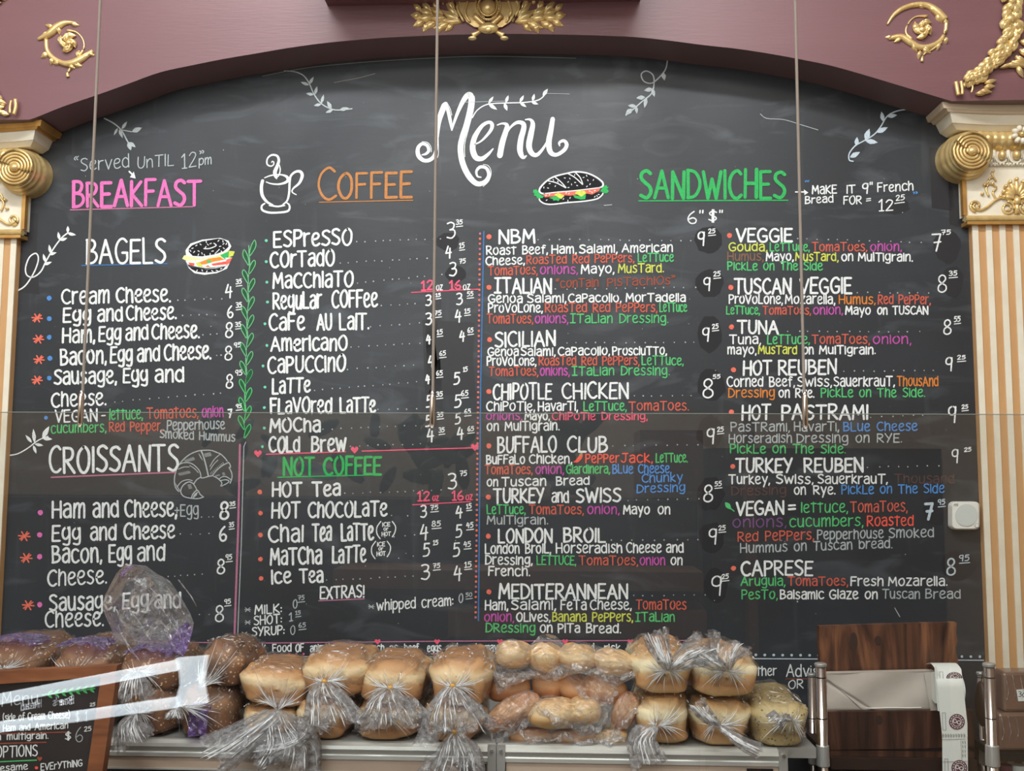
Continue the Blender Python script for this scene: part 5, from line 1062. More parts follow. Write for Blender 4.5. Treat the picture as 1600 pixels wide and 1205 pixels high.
def bagged_loaf(label, x0, x1, ytop, ybot, Y, d, m, seed, knot=None, tail=None, rot=(0, 0, 0), puff=1.0, tie=True, bag='film', zrest=None, purple=False, group='bagged loaves of bread on the shelf', tailmat='tail'):
    """x0,x1,ytop,ybot: extents in the photo of the front end at depth Y"""
    a = P((x0+x1)/2, ybot, Y); s = 1/PPM(Y); w = (x1-x0)*s; h = (ybot-ytop)*s*.985; cx = a.x; z0 = zrest if zrest is not None else a.z
    t = thing('bagged_loaf', label, 'bread loaf', (cx, Y+d/2, z0+.001), tuple(math.radians(v) for v in rot), group)
    obj('loaf', loaf_mb(w*1.0, h*.97, d*.97, m, seed, puff), t, local=True)
    if knot:
        K = P(knot[0], knot[1], Y); kx, kz = K.x-cx, K.z-z0
    else: kx, kz = 0, h*.5
    obj('bag', bag_mb(w*1.005, h*.99, d, (kx, kz), seed, bag, puff), t, local=True)
    kp = Vector((kx, -d/2-.024, kz))
    rnd = random.Random(seed+77); mb = MB(); zc = h*.46
    def endpt(th, r, lift=.0):
        x, z = sect(th, w*1.005, h*.99, puff); f = .86*r
        return Vector((x*f+kx*(1-r), -d/2-.010-.014*(1-r)**4-lift-.004*math.sin(PI*r), (zc+(z-zc)*f)*r+kz*(1-r)))
    for i in range(56):
        th = 2*PI*(i+rnd.uniform(-.4, .4))/56; r1 = rnd.uniform(.4, 1.08); r0 = rnd.uniform(.04, .2); dth = rnd.uniform(-.12, .12)
        if knot is None and r1 < .8: continue
        pts = [endpt(th+dth*k_/5, r0+(r1-r0)*k_/5, .001) for k_ in range(6)]; mb.tube(pts, [.0002, .0004, .0008*rnd.uniform(.4, 1.1), .0007, .0004, .0001], 'glint' if i % 2 else 'hem', 4)
    for i in range(28):
        th = PI*rnd.uniform(.12, .88); y_ = -d/2+d*rnd.uniform(0.0, .5); L_ = rnd.uniform(.006, .022); a_ = rnd.uniform(-.5, .5); pts = []
        for k_ in range(5):
            x, z = sect(th+a_*k_*.06, w*1.0, h*1.01, puff); pts.append(Vector((x*1.01, y_+L_*k_/4, zc+(z-zc)*1.01+.002)))
        mb.tube(pts, [.0001, .0007, .0017*rnd.uniform(.5, 1.2), .0009, .0001], 'glint', 4)
    if knot or True:
        o_ = obj('pleat_fold_glint', mb, t, local=True, smooth=True); o_['kind'] = 'stuff'  # film pleats mixed with white tubes shaped as highlight streaks
    if tie:
        mb = MB(); mb.ball(kp, (.0055, .004, .0048), 'tie', 10, 6); obj('bag_tie', mb, t, local=True, smooth=True, label='yellow tape tie')
    if tail:
        for i, (pts, w1) in enumerate(tail):
            pp = [kp+Vector((dx*s, dy, -dz*s)) for dx, dy, dz in pts]
            bt = obj('bag_tail', tail_mb(kp, pp, w1*s, seed+i, tailmat), t, local=True)
            q = cat_rom([tuple(kp)]+[tuple(p) for p in pp], 4); mr = MB()
            for r_ in range(42):
                off = rnd.uniform(-.5, .5); i0 = rnd.randrange(0, max(1, len(q)-4)); i1 = min(len(q), i0+rnd.randrange(3, 9)); pts = []
                for j_ in range(i0, i1):
                    tt = j_/(len(q)-1); pts.append(Vector(q[j_])+Vector((off*w1*s*(tt**.8)+rnd.uniform(-.001, .001), -.18*w1*s*(tt**.8)*math.sqrt(max(0, 1-4*off*off))-.002, rnd.uniform(-.001, .001))))
                if len(pts) > 2: mr.tube(pts, [.0002]+[.0009*rnd.uniform(.5, 1.7) for _ in pts[2:]]+[.0001], 'glint' if r_ % 2 else 'hem', 4)
            if mr.v: o_ = obj('tail_crease_glint', mr, bt, local=True, smooth=True); o_['kind'] = 'stuff'  # tail folds, every other one a white tube posing as a highlight
    return t
ZL = ZS
kw = dict
# lower row (front), then upper row resting on it
low = [
 ('dark seeded loaf standing at the far left of the bottom row behind the slate sign', 40, 150, 1080, 1165, 'loaf_dark', 21, (95,1118), [([(0,-.02,10),(6,-.03,30)],50)], kw(tie=False)),
 ('dark seeded loaf in the bottom row with purple printed bag, right of the slate sign', 180, 262, 1088, 1165, 'loaf_dark', 22, (222,1110), [([(-2,-.02,14),(10,-.03,36)],56)], kw(tie=False)),
 ('dark seeded loaf with purple tag in the bottom row beside the first white loaf', 266, 360, 1083, 1165, 'loaf_dark', 23, (285,1100), [([(0,-.012,6),(0,-.015,14)],26)], kw(tie=False)),
 ('brown loaf mostly hidden by hanging bag tail, bottom row left of the wheat loaves', 366, 455, 1113, 1165, 'loaf_brown', 24, (398,1130), [([(-4,-.02,10),(-10,-.03,30)],60)], {}),
 ('small brown loaf with side-swept bag tail, second wheat loaf of the bottom row', 454, 544, 1101, 1165, 'loaf_brown', 25, (487,1131), [([(-10,-.02,12),(-40,-.03,24),(-70,-.03,30)],44)], {}),
 ('golden loaf with smooth brown end and no visible knot, bottom row centre', 548, 652, 1104, 1165, 'loaf_brown', 26, (600,1112), None, kw(tie=False)),
 ('wheat loaf with long bag tail fanning down over the rail, below the fourth big loaf', 656, 754, 1103, 1165, 'loaf_brown', 27, (712,1140), [([(4,-.02,10),(8,-.03,30),(4,-.035,56)],90)], {}),
 ('white loaf with milky bag tail folded over its left side, bottom row right', 1000, 1082, 1087, 1162, 'loaf_white', 28, (1022,1130), [([(-10,-.014,4),(-20,-.02,18),(-12,-.03,48)],46)], kw(tie=False)),
 ('white loaf with tail falling to the right, bottom row beside the multigrain loaf', 1082, 1178, 1092, 1162, 'loaf_white', 29, (1118,1129), [([(14,-.02,8),(34,-.028,20),(56,-.03,30)],20),([(-8,-.018,-8),(-24,-.02,-22),(-34,-.02,-34)],24)], kw(tie=False)),
 ('pale multigrain seeded loaf in clear bag at the right end of the shelf', 1178, 1270, 1092, 1162, 'loaf_grain', 30, (1232,1120), [([(-8,-.014,-2),(-22,-.02,-6),(-30,-.02,0)],26)], kw(tie=False, puff=.35)),
]
tops = {}
for lb, x0, x1, yt, yb, m, sd, kn, tl, ex in low:
    bagged_loaf(lb, x0, x1, yt, yb, YL-.004, .22, m, sd, kn, tl, zrest=ZS, **ex)
up = [
 ('first big white-sided loaf turned sideways, its twisted bag neck pointing down', 350, 464, 1027, 1108, 'loaf_brown', 41, (414,1106), [([(6,-.014,16),(22,-.022,44),(18,-.026,74)],110),([(-8,-.014,10),(-50,-.03,46),(-80,-.034,70)],60)], kw(rot=(0, 8, 14), tie=False)),
 ('second big wheat loaf with knotted bag, in the upper row left of centre', 463, 571, 1007, 1095, 'loaf_brown', 42, (511,1062), [([(2,-.022,12),(12,-.03,32),(20,-.034,56)],88)], {}),
 ('third big wheat loaf with knotted bag, in the upper row beside the fourth', 556, 660, 1018, 1106, 'loaf_brown', 43, (613,1072), [([(-2,-.022,10),(2,-.03,26),(4,-.034,44)],100)], {}),
 ('fourth big wheat loaf with glossy bag, upper row left of the bag of rolls', 666, 766, 1013, 1108, 'loaf_brown', 44, (709,1069), [([(0,-.022,12),(4,-.03,34),(10,-.034,58)],104)], {}),
 ('fifth big white loaf with bag end sticking up, upper row right of the rolls', 992, 1087, 1004, 1088, 'loaf_white', 45, (1043,1045), [([(-6,-.02,-14),(-14,-.016,-34),(-22,-.012,-58)],34),([(10,-.016,-12),(30,-.012,-26),(52,-.01,-36)],44)], kw(tie=False)),
 ('sixth big white loaf with crumpled bag end on top, upper row far right', 1084, 1188, 1010, 1093, 'loaf_white', 46, (1132,1045), [([(-4,-.016,-16),(-2,-.01,-30),(4,-.006,-44)],60),([(-14,-.016,-10),(-34,-.012,-22),(-44,-.01,-30)],34)], kw(tie=False)),
]
for lb, x0, x1, yt, yb, m, sd, kn, tl, ex in up:
    bagged_loaf(lb, x0, x1, yt+(20 if x0 < 900 else 14), yb, YL-.010, .20, m, sd, kn, tl, **ex)
pur = [
 ('dark seeded loaf with purple bag top at the far left edge of the upper row', -45, 58, 994, 1082, 51, (14,1040)),
 ('dark seeded loaf with purple bag top above the slate sign', 68, 166, 1000, 1086, 52, (118,1044)),
 ('dark seeded loaf with purple bag top under the big empty bag', 176, 272, 1010, 1090, 53, (222,1046)),
]
for lb, x0, x1, yt, yb, sd, kn in pur:
    yt += 12; t_ = bagged_loaf(lb, x0, x1, yt, yb, YL+.01, .19, 'loaf_dark', sd, kn, [([(0,-.02,10),(2,-.03,36)],60)], tie=False)
    s = 1/PPM(YL); w = (x1-x0)*s*.97; h = (yb-yt)*s
    def cap(u, v, w=w, h=h, sd=sd):
        th = PI*(.22+.5*u); x, z = sect(th, w*1.03, h*1.04); f = 1-.10*max(0, v-.6)
        return Vector((x*f, -.10+.09*v-.004*math.sin(25*u+sd), z*f+.004*math.sin(30*u+9*v+sd)+.002))
    mb = MB(); mb.grid(cap, 30, 8, 'purple'); mb.smooth = True; obj('printed_band', mb, t_, local=True, label='purple printed band of the bag')
bagged_loaf('dark seeded loaf leaning in clear bag, right of the purple topped loaves', 294, 366, 1012, 1082, YL-.002, .2, 'loaf_dark', 54, (316,1088), None, rot=(-6, 12, 0), tie=False)
# purple tag hanging from dark loaf
t = thing('bag_tag', 'purple printed bag closure tag hanging on the dark loaf in the bottom row', 'tag', tuple(P(312, 1150, YL-.02)))
mb = MB(); q = [(296,1105),(325,1108),(322,1156),(312,1150),(293,1152)]; mb.prism([P(a, b, YL-.018) for a, b in q], [P(a, b, YL-.016) for a, b in q], 'purple'); obj('tag_card', mb, t)
mb = MB(); mb.tube([P(312+17*math.cos(a), 1106+7*math.sin(a), YL-.019) for a in [2*PI*i/20 for i in range(21)]], .0016, 'purple', 6); obj('tag_ring', mb, t, smooth=True)
# ---------------------------------------------------------------- rolls
def roll(label, x, y, rx, ry, Y, m, deg, seed, group):
    c = P(x, y, Y); s = 1/PPM(Y); rnd = random.Random(seed); ph = [rnd.uniform(0, 6) for _ in range(4)]
    def fn(u, v):
        th = 2*PI*u; f = -PI/2+PI*v; b = 1+.04*math.sin(3*th+ph[0])*math.cos(f)+.03*math.sin(5*f+ph[1])
        cf = math.copysign(abs(math.cos(f))**.85, math.cos(f)); p = Vector((rx*s*cf*math.cos(th)*b, min(rx, ry*1.3)*s*cf*math.sin(th)*b, ry*s*math.copysign(abs(math.sin(f))**.9, math.sin(f))*b))
        p.z -= .10*ry*s*math.exp(-(p.x/(rx*s*.18))**2)*max(0, math.sin(f)) if m == 'roll_pale' else 0
        return Matrix.Rotation(math.radians(deg), 3, 'Y') @ p
    mb = MB(); mb.grid(fn, 28, 16, m, True); mb.smooth = True
    o = obj('bread_roll', mb, None, loc=(c.x, Y, c.z), local=True); tag(o, label, 'bread roll', group); return (x, y, rx, ry, Y, deg)
G1 = 'pale and brown rolls bagged between the loaves'
YR = YL+.045
A1 = [roll('round pale roll at the left end of the upper bag of rolls', 802, 1022, 28, 21, YR, 'roll_pale', 0, 1, G1),
      roll('pale roll second from the left in the upper bag, under a puffed corner of bag', 852, 1026, 27, 22, YR+.01, 'roll_pale', 0, 2, G1),
      roll('pale roll with deep crease, third in the upper bag of rolls', 902, 1026, 30, 20, YR, 'roll_pale', 6, 3, G1),
      roll('pinkish pale roll at the right end of the upper bag', 958, 1034, 32, 20, YR, 'roll_pale', 10, 4, G1)]
A2 = [roll('dark brown roll peeping out left below the upper bag', 796, 1074, 34, 20, YR+.04, 'roll_brown', -12, 5, G1),
      roll('brown roll in the middle below the upper bag', 858, 1070, 26, 22, YR+.04, 'roll_brown', 0, 6, G1),
      roll('brown roll in torn milky bag right of centre below the upper bag', 902, 1078, 34, 20, YR+.03, 'roll_brown', 30, 7, G1),
      roll('reddish brown roll at the right below the upper bag', 944, 1076, 34, 22, YR+.02, 'roll_brown', 14, 8, G1)]
A3 = [roll('long brown roll lying on a slant at the left of the heap', 800, 1112, 46, 20, YR-.01, 'roll_brown', -32, 9, G1)]
A4 = [roll('pale roll at the left in the front bag of rolls', 866, 1114, 40, 22, YR-.02, 'roll_pale', -6, 10, G1),
      roll('pale round roll at the right in the front bag of rolls', 912, 1110, 26, 20, YR-.02, 'roll_pale', 8, 11, G1)]
A5 = [roll('brown roll in milky bag squeezed against the white loaf', 976, 1110, 18, 30, YR, 'roll_brown', 22, 12, G1)]
A6 = [roll('flat dark roll at the bottom left of the heap', 828, 1150, 34, 13, YR, 'roll_brown', 2, 13, G1), roll('flat dark roll at the bottom centre of the heap', 896, 1152, 36, 12, YR, 'roll_brown', 0, 14, G1),
      roll('flat pale roll at the bottom right of the heap', 956, 1152, 24, 12, YR, 'roll_pale', -8, 15, G1)]
def drape(label, rolls, top, bot, seed, m='milky', hem=True, bump=.004, hemw=9):
    """film lying over rolls; top and bot are photo outlines left to right"""
    rnd = random.Random(seed); ph = [rnd.uniform(0, 6) for _ in range(8)]; NU, NV = 80, 30
    T_ = cat_rom(top, 8); B_ = cat_rom(bot, 8)
    def at(q, u):
        f = u*(len(q)-1); i = min(int(f), len(q)-2); return tuple(a+(b-a)*(f-i) for a, b in zip(q[i], q[i+1]))
    def fn(u, v):
        a = at(T_, u); b = at(B_, u); x = a[0]+(b[0]-a[0])*v; y = a[1]+(b[1]-a[1])*v
        yb = 0.0; best = None
        for rx_, ry_, ra, rb, Y, dg in rolls:
            an = math.radians(dg); dx, dy = x-rx_, y-ry_; ex = (dx*math.cos(an)+dy*math.sin(an))/(ra+5); ey = (-dx*math.sin(an)+dy*math.cos(an))/(rb+5); e = ex*ex+ey*ey
            dep = min(ra, rb*1.3)/PPM(Y)+.004
            yy = Y-dep*math.sqrt(max(0, 1-e)) if e < 1 else Y+.004*min(3, e-1)
            best = yy if best is None else min(best, yy)
        edge = max(0, v-.75)*4; yv = best-.004-.012*edge+bump*(math.sin(23*u+11*v+ph[0])*.5+.4*math.sin(47*u-19*v+ph[1])+.3*math.sin(33*v+8*u+ph[2]))
        return P(x, y, yv)
    t = None
    mb = MB(); mb.grid(fn, NU, NV, m); mb.smooth = True
    base = fn(.5, 1); t = thing('produce_bag', label, 'plastic bag', tuple(base), group='milky plastic bags around the rolls')
    obj('film', mb, t)
    if hem:
        pts = [fn(i/60, 1)+Vector((0, -.003, 0)) for i in range(61)]
        def hm(u, v):
            i = u*60; k_ = min(int(i), 59); p = pts[k_].lerp(pts[k_+1], i-k_); w_ = hemw*kS*(.6+.5*math.sin(9*u+ph[3])**2)
            return p+Vector((.002*math.sin(40*u), -.007*math.sin(v*PI)*(1+.5*math.sin(31*u+ph[4]))-.002*math.sin(60*u+5*v), (.5-v)*2*w_+.003*math.sin(26*u+ph[5])))
        mb = MB(); mb.grid(hm, 140, 9, 'hem'); mb.smooth = True; obj('folded_hem', mb, t)
    return t
drape('milky bag over the four pale rolls on top of the heap', A1, [(762,1034),(770,1012),(800,998),(826,1008),(846,992),(868,994),(884,1008),(902,1002),(924,1006),(944,1012),(968,1014),(990,1036)],
      [(766,1046),(780,1062),(820,1058),(850,1054),(880,1050),(910,1044),(938,1056),(960,1060),(992,1054)], 3, hemw=10)
drape('milky bag corner hanging down at the left of the heap', A2[:1], [(764,1040),(780,1040),(800,1046),(826,1050),(850,1056)], [(772,1062),(778,1084),(790,1078),(812,1066),(840,1060)], 5, 'hem', hem=False)
drape('torn milky bag over the brown rolls in the middle', A2[2:], [(878,1052),(900,1050),(930,1050),(966,1062)], [(902,1082),(920,1090),(946,1100),(964,1084)], 7, hemw=6)
drape('milky bag around the long slanted brown roll', A3, [(756,1130),(768,1108),(796,1088),(830,1078),(842,1092)], [(768,1154),(776,1160),(796,1146),(816,1134),(836,1112)], 8, hemw=7)
drape('milky bag around the two pale rolls at the front of the heap', A4, [(822,1106),(836,1092),(862,1086),(888,1092),(912,1088),(934,1094),(952,1108)], [(838,1104),(850,1116),(876,1128),(900,1138),(920,1142),(938,1136),(948,1120)], 9, hemw=8)
drape('milky bag slung along the right side down to the shelf', A5, [(952,1110),(966,1092),(984,1080),(1002,1084)], [(940,1156),(956,1150),(978,1130),(996,1106)], 10, hemw=8)
drape('milky bag lying over the flat rolls at the bottom', A6, [(800,1142),(840,1140),(880,1142),(930,1140),(972,1142)], [(812,1146),(842,1158),(880,1150),(905,1160),(945,1160),(975,1156)], 12, hemw=6)
# ---------------------------------------------------------------- empty ballooned bag
t = thing('empty_bag', 'large crumpled empty clear bag standing over the purple topped loaves', 'plastic bag', tuple(P(240, 1030, YL+.02)))
out_ = [(160,950),(164,930),(182,896),(196,881),(228,884),(248,898),(266,908),(282,932),(297,958),(303,974),(296,1000),(286,1026),(262,1014),(232,1010),(200,1008),(180,1006),(176,988),(166,966)]
ccx, ccy = 232, 948
def bal(sgn):
    rnd = random.Random(5+sgn); rings = [1.0, .86, .68, .48, .28, .1]; n = len(out_); vs = []
    for j, f in enumerate(rings):
        for i in range(n):
            x = ccx+(out_[i][0]-ccx)*f+rnd.uniform(-3, 3)*(j > 0); y = ccy+(out_[i][1]-ccy)*f+rnd.uniform(-3, 3)*(j > 0)
            dep = .045*math.sqrt(max(0, 1-f*f))+rnd.uniform(-.008, .008)*(j > 0); vs.append(P(x, y, YL+.06+sgn*dep))
    fs = []
    for j in range(len(rings)-1):
        for i in range(n):
            a, b, c_, d_ = j*n+i, j*n+(i+1) % n, (j+1)*n+(i+1) % n, (j+1)*n+i
            fs += [(a, b, c_), (a, c_, d_)] if (i+j) % 2 else [(a, b, d_), (b, c_, d_)]
    fs.append(tuple(range((len(rings)-1)*n, len(rings)*n))); mb = MB(); mb.add(vs, fs, 'balloon'); return mb
obj('front_film', bal(-1), t); obj('back_film', bal(1), t)
mb = MB(); rnd = random.Random(8)
for i in range(9):
    a = rnd.uniform(170, 280); b = rnd.uniform(900, 1000); q = [(a, b)]
    for j in range(4): q.append((q[-1][0]+rnd.uniform(3, 9), q[-1][1]+rnd.uniform(6, 14)))
    mb.tube([P(x, y, YL+.018+rnd.uniform(-.004, .004)) for x, y in cat_rom(q, 3)], .0012, 'hem', 5)
o_ = obj('crease_fold', mb, t, smooth=True); o_['kind'] = 'stuff'
mb = MB(); q = [(268,990),(292,972),(302,980),(296,1004),(286,1028),(268,1016),(262,1002)]; mb.prism([P(a, b, YL+.030) for a, b in q], [P(a, b, YL+.034) for a, b in q], 'purple'); obj('printed_corner', mb, t, label='purple printed corner')
mb = MB(); q = [(186,898),(198,886),(214,884),(200,892),(190,904)]; mb.prism([P(a, b, YL+.050) for a, b in q], [P(a, b, YL+.054) for a, b in q], 'purple'); obj('printed_corner', mb, t, label='purple printed corner')
# ---------------------------------------------------------------- wooden dispenser with carton and label roll
YW = -0.30
def board_q(q, Y, th, m): mb = MB(); mb.prism([P(a, b, Y) for a, b in q], [Vector((P(a, b, Y).x, Y+th, P(a, b, Y).z)) for a, b in q], m); return mb
t = thing('wooden_rack', 'dark stained wooden label rack with tall knotty back board', 'rack', tuple(P(1400, 1190, YW)))
for a, b in ((0, 0),):
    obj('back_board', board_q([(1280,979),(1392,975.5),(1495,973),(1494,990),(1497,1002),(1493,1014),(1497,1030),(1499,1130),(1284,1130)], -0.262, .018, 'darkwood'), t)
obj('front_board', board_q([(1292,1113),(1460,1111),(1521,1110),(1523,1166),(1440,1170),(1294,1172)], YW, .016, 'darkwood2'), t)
for x in (1292, 1519):
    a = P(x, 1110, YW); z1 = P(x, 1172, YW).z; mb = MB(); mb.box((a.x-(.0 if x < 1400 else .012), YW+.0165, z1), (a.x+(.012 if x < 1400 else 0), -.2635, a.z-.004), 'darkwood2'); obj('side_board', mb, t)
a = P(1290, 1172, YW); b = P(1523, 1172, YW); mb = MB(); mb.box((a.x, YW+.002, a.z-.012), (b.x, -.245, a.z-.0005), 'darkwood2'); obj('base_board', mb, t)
zr = a.z-.0125
s2 = thing('rack_shelf', 'dark steel shelf under the wooden label rack', 'shelf', (a.x+.1, YW+.1, zr-.022)); mb = MB(); mb.box((P(1296,1180,YW).x, YW-.01, zr-.022), (P(1523,1180,YW).x, -.02, zr), 'counter'); obj('shelf_edge', mb, s2)
for kx_, ky_ in ((1334,1003),(1372,1001),(1374,1125)):
    mb = MB(); Yk = -0.2625 if ky_ < 1100 else YW-.0005; c = P(kx_, ky_, Yk); mb.tube([c+Vector((0, -.0005, 0)), c+Vector((0, .002, 0))], 1.0, 'counter', 14)
    mb.v = [c+Vector(((v.x-c.x)*(5 if ky_ != 1003 else 5.5)/PPM(Yk), v.y-c.y, (v.z-c.z)*(14 if ky_ == 1003 else 7)/PPM(Yk))) for v in mb.v]; obj('wood_knot', mb, t, label='dark knot')
# carton in the rack
t = thing('white_carton', 'creased white carton lying in the wooden rack', 'box', tuple(P(1378, 1112, -.29)))
def crt(u, v):
    x = 1290+172*u+ (3*v); y = 1053-4*u+(60+3*u)*v
    return P(x, y, -.292+.002*math.sin(9*u+5*v)+.0035*math.exp(-((v-.2-u*1.9)/.05)**2)+.003*math.exp(-((v-.97)/.03)**2))
mb = MB(); mb.grid(crt, 50, 30, 'carton'); c0 = crt(0, 0); c1 = crt(1, 0); c2 = crt(1, 1); c3 = crt(0, 1)
for p, q in ((c0, c1), (c1, c2), (c2, c3), (c3, c0)): mb.add([p, q, q+Vector((0, .022, 0)), p+Vector((0, .022, 0))], [(0, 1, 2, 3)], 'carton')
mb.smooth = False; obj('carton_front', mb, t)
mb = MB(); q = [crt(.02+.3*i/10, .15+.8*i/10)+Vector((0, -.001, 0)) for i in range(11)]; mb.tube(q, .0007, 'shade', 5); q = [crt(.35+.5*i/10, .9+.005*math.sin(i))+Vector((0, -.001, 0)) for i in range(11)]; mb.tube(q, .0010, 'white', 5); obj('crease_line', mb, t)
mb = MB(); mb.prism([P(a_, b_, -.297) for a_, b_ in ((1444,1052),(1460,1050),(1464,1112),(1454,1112))], [P(a_, b_, -.294) for a_, b_ in ((1444,1052),(1460,1050),(1464,1112),(1454,1112))], 'carton'); obj('side_flap', mb, t)
# label roll
t = thing('label_roll', 'roll of white printed labels with round plum stamps hanging over the rack', 'label roll', tuple(P(1490, 1110, -.36)))
YT = -0.345
def strp(u, v):
    # v runs from the back of the roll over the top and down
    y = 1046+v*190; xl_ = 1461+ (10*min(1, max(0, (y-1040)/110)))+ (y-1046)*.01; xr_ = 1501.5+9*min(1, max(0, (y-1040)/90))+(y-1046)*.012
    xx = xl_+(xr_-xl_)*u; dep = YT+.03*max(0, 1-(y-1040)/34)**2
    return P(xx, y, dep)
def strip2(u, v):
    if v < .12:
        s = v/.12; p = strp(u, 0); return p+Vector((0, .05*(1-s), .012*math.sin((s)*PI)*.6-.0*(1-s)))
    return strp(u, (v-.12)/.88)
mb = MB(); mb.grid(strip2, 8, 60, 'paper'); mb.smooth = True; obj('label_strip', mb, t)
mb = MB(); cr = P(1481, 1075, YT+.033); mb.tube([(cr.x-.026, cr.y, cr.z), (cr.x+.022, cr.y, cr.z)], .030, 'paper', 32); obj('roll_core', mb, t, smooth=False)
mb = MB(); mb.prism([P(a_, b_, YT+.004) for a_, b_ in ((1460,1042),(1463,1040),(1469,1080),(1470,1112),(1465,1111))], [P(a_, b_, YT+.012) for a_, b_ in ((1460,1042),(1463,1040),(1469,1080),(1470,1112),(1465,1111))], 'paper'); obj('roll_edge', mb, t)
for cyl, yy in enumerate((1059, 1128, 1200)):
    dx = (0, 4.2, 8)[cyl]; cxp, cyp = 1491+dx, yy; Yp = YT+(.006 if cyl == 0 else 0)
    k = Ink(); n = 24
    k.fill([(cxp+12.3*math.cos(2*PI*i/n), cyp+(8.6 if cyl == 0 else 12.2)*math.sin(2*PI*i/n)) for i in range(n)], 'plum', 0)
    rr = .72 if cyl == 0 else 1.0
    for i in range(14):
        an = 2*PI*i/14; k.stroke([(cxp+9.8*math.cos(an), cyp+9.8*rr*math.sin(an)), (cxp+9.8*math.cos(an+.2), cyp+9.8*rr*math.sin(an+.2))], 1.1, 'paper', 3)
    k.curve([(cxp-6.5+1*math.cos(0), cyp)]+[(cxp+7*math.cos(2*PI*i/12+PI), cyp+7*rr*math.sin(2*PI*i/12+PI)) for i in range(13)], .9, 'paper', 3, layer=4)
    k.curve([(cxp-3+2.6*math.cos(a_), cyp-1+2.6*rr*math.sin(a_)) for a_ in [i*.7 for i in range(9)]], 1.2, 'paper', 3, layer=5); k.curve([(cxp+3+2.6*math.cos(a_), cyp+1+2.6*rr*math.sin(a_)) for a_ in [i*.7 for i in range(9)]], 1.2, 'paper', 3, layer=5)
    bx = cxp-23; hh = (9, 14, 14)[cyl]
    for s_ in (((bx, cyp-hh), (bx+5, cyp-hh)), ((bx+5, cyp-hh), (bx+6, cyp+hh*.95)), ((bx+6, cyp+hh*.95), (bx+1, cyp+hh*.95)), ((bx+1, cyp+hh*.95), (bx, cyp-hh))): k.stroke(list(s_), .6, 'inkgrey', 2)
    for i in range(9):
        x_ = bx+1+i*4.1; k.stroke([(x_, cyp+hh+5), (x_+.5, cyp+hh+10.5)], .9, 'inkgrey', 2)
        k.stroke([(x_+1.6, cyp+hh+5.6), (x_+2, cyp+hh+9)], .6, 'inkgrey', 2)
    y0_ = cyp+(22 if cyl == 0 else 27); k.stroke([(bx, y0_+1), (bx+36, y0_)], .6, 'inkgrey', 2); k.stroke([(bx+29, y0_+2), (bx+31, y0_+(28 if cyl == 0 else 34))], .5, 'inkgrey', 2); k.stroke([(bx+1, y0_+(30 if cyl == 0 else 36)), (bx+39, y0_+(29 if cyl == 0 else 35))], .7, 'inkgrey', 2)
    for i in range(4):
        for c_ in (0, 1): k.stroke([(bx+32+3.6*c_, y0_+3+7*i), (bx+32.4+3.6*c_, y0_+7+7*i)], 1.0, 'inkgrey', 2)
    k.flush('label_print', Yp, t, lift=.0012, step=.00006)
# ---------------------------------------------------------------- brown wrapped packs on the right shelf
def pack(q, lab, Y, dp, sticker=False):
    t = thing('wrapped_pack', lab, 'package', tuple(P((q[0][0]+q[1][0])/2, q[2][1], Y+dp/2)), group='brown wrapped packs at the right')
    fr = [P(a, b, Y) for a, b in q]; bk = [v+Vector((.0, dp, 0)) for v in fr]; mb = MB(); mb.prism(fr, bk, 'pack'); o = obj('pack_body', mb, t)
    bv = o.modifiers.new('bevel', 'BEVEL'); bv.width = .006; bv.segments = 2
    mb = MB(); a, b = q[0], q[3]
    for f in (.12, .3, .5): mb.tube([P(q[0][0]+60*f-3, q[0][1]+4, Y-.001), P(q[0][0]+60*f+2, (q[0][1]+q[3][1])/2, Y-.002), P(q[0][0]+60*f-1, (q[0][1]+q[3][1])/2+12, Y-.001)], .0006, 'hem', 5)
    o_ = obj('wrap_crease', mb, t); o_['kind'] = 'stuff'
    if sticker:
        q2 = [(1588,1078),(1640,1074),(1642,1094),(1591,1096)]; mb = MB(); mb.prism([P(a, b, Y-.0012) for a, b in q2], [P(a, b, Y-.0002) for a, b in q2], 'paper'); st = obj('price_sticker', mb, t, label='white sticker')
        k = Ink(); k.text('3oz', 1591, 1608, 1089, 1089, 8, 1.1, 'ink', .7); k.flush('sticker_lettering', Y-.0012, st, lift=.0004)
    return t
pack([(1567,1051),(1700,1049),(1700,1112),(1568,1113)], 'upper brown wrapped pack with a white sticker at the right edge', -.20, .05, True)
pack([(1560,1115),(1700,1114),(1700,1172),(1561,1174)], 'lower brown wrapped pack beneath the one with the sticker', -.21, .055)
mb = MB(); zz = P(1600, 1174.5, -.21).z; mb.box((P(1553,1180,-.21).x, -.225, zz-.016), (P(1720,1180,-.21).x, -.02, zz-.001), 'black'); o_ = obj('side_shelf', mb); tag(o_, 'black shelf board under the two brown packs', 'shelf')
zc = zz-.016
for i, (px, r, m1, lb) in enumerate(((1571, 8, 'plum', 'mauve jar under the shelf with the brown packs'), (1591, 9, 'steel', 'grey metal topped jar under the shelf at the right edge'), (1612, 9, 'steel', 'grey jar at the right frame edge under the packs'))):
    a = P(px, 1186, -.20); s = 1/PPM(-.20); t = thing('jar', lb, 'jar', (a.x, -.20, zc-.121)); mb = MB(); mb.tube([(a.x, -.20, zc-.12), (a.x, -.20, zc-.03)], r*s, m1, 16); obj('jar_body', mb, t, smooth=False)
    mb = MB(); mb.tube([(a.x, -.20, zc-.03), (a.x, -.20, zc-.014)], r*s*1.04, 'grille' if i else 'plum', 16); obj('jar_lid', mb, t)
mb = MB(); mb.box((P(1553,1180,-.21).x, -.225, zc-.14), (P(1720,1180,-.21).x, -.02, zc-.121), 'black'); o_ = obj('side_shelf', mb); tag(o_, 'lower black shelf board carrying the jars', 'shelf')
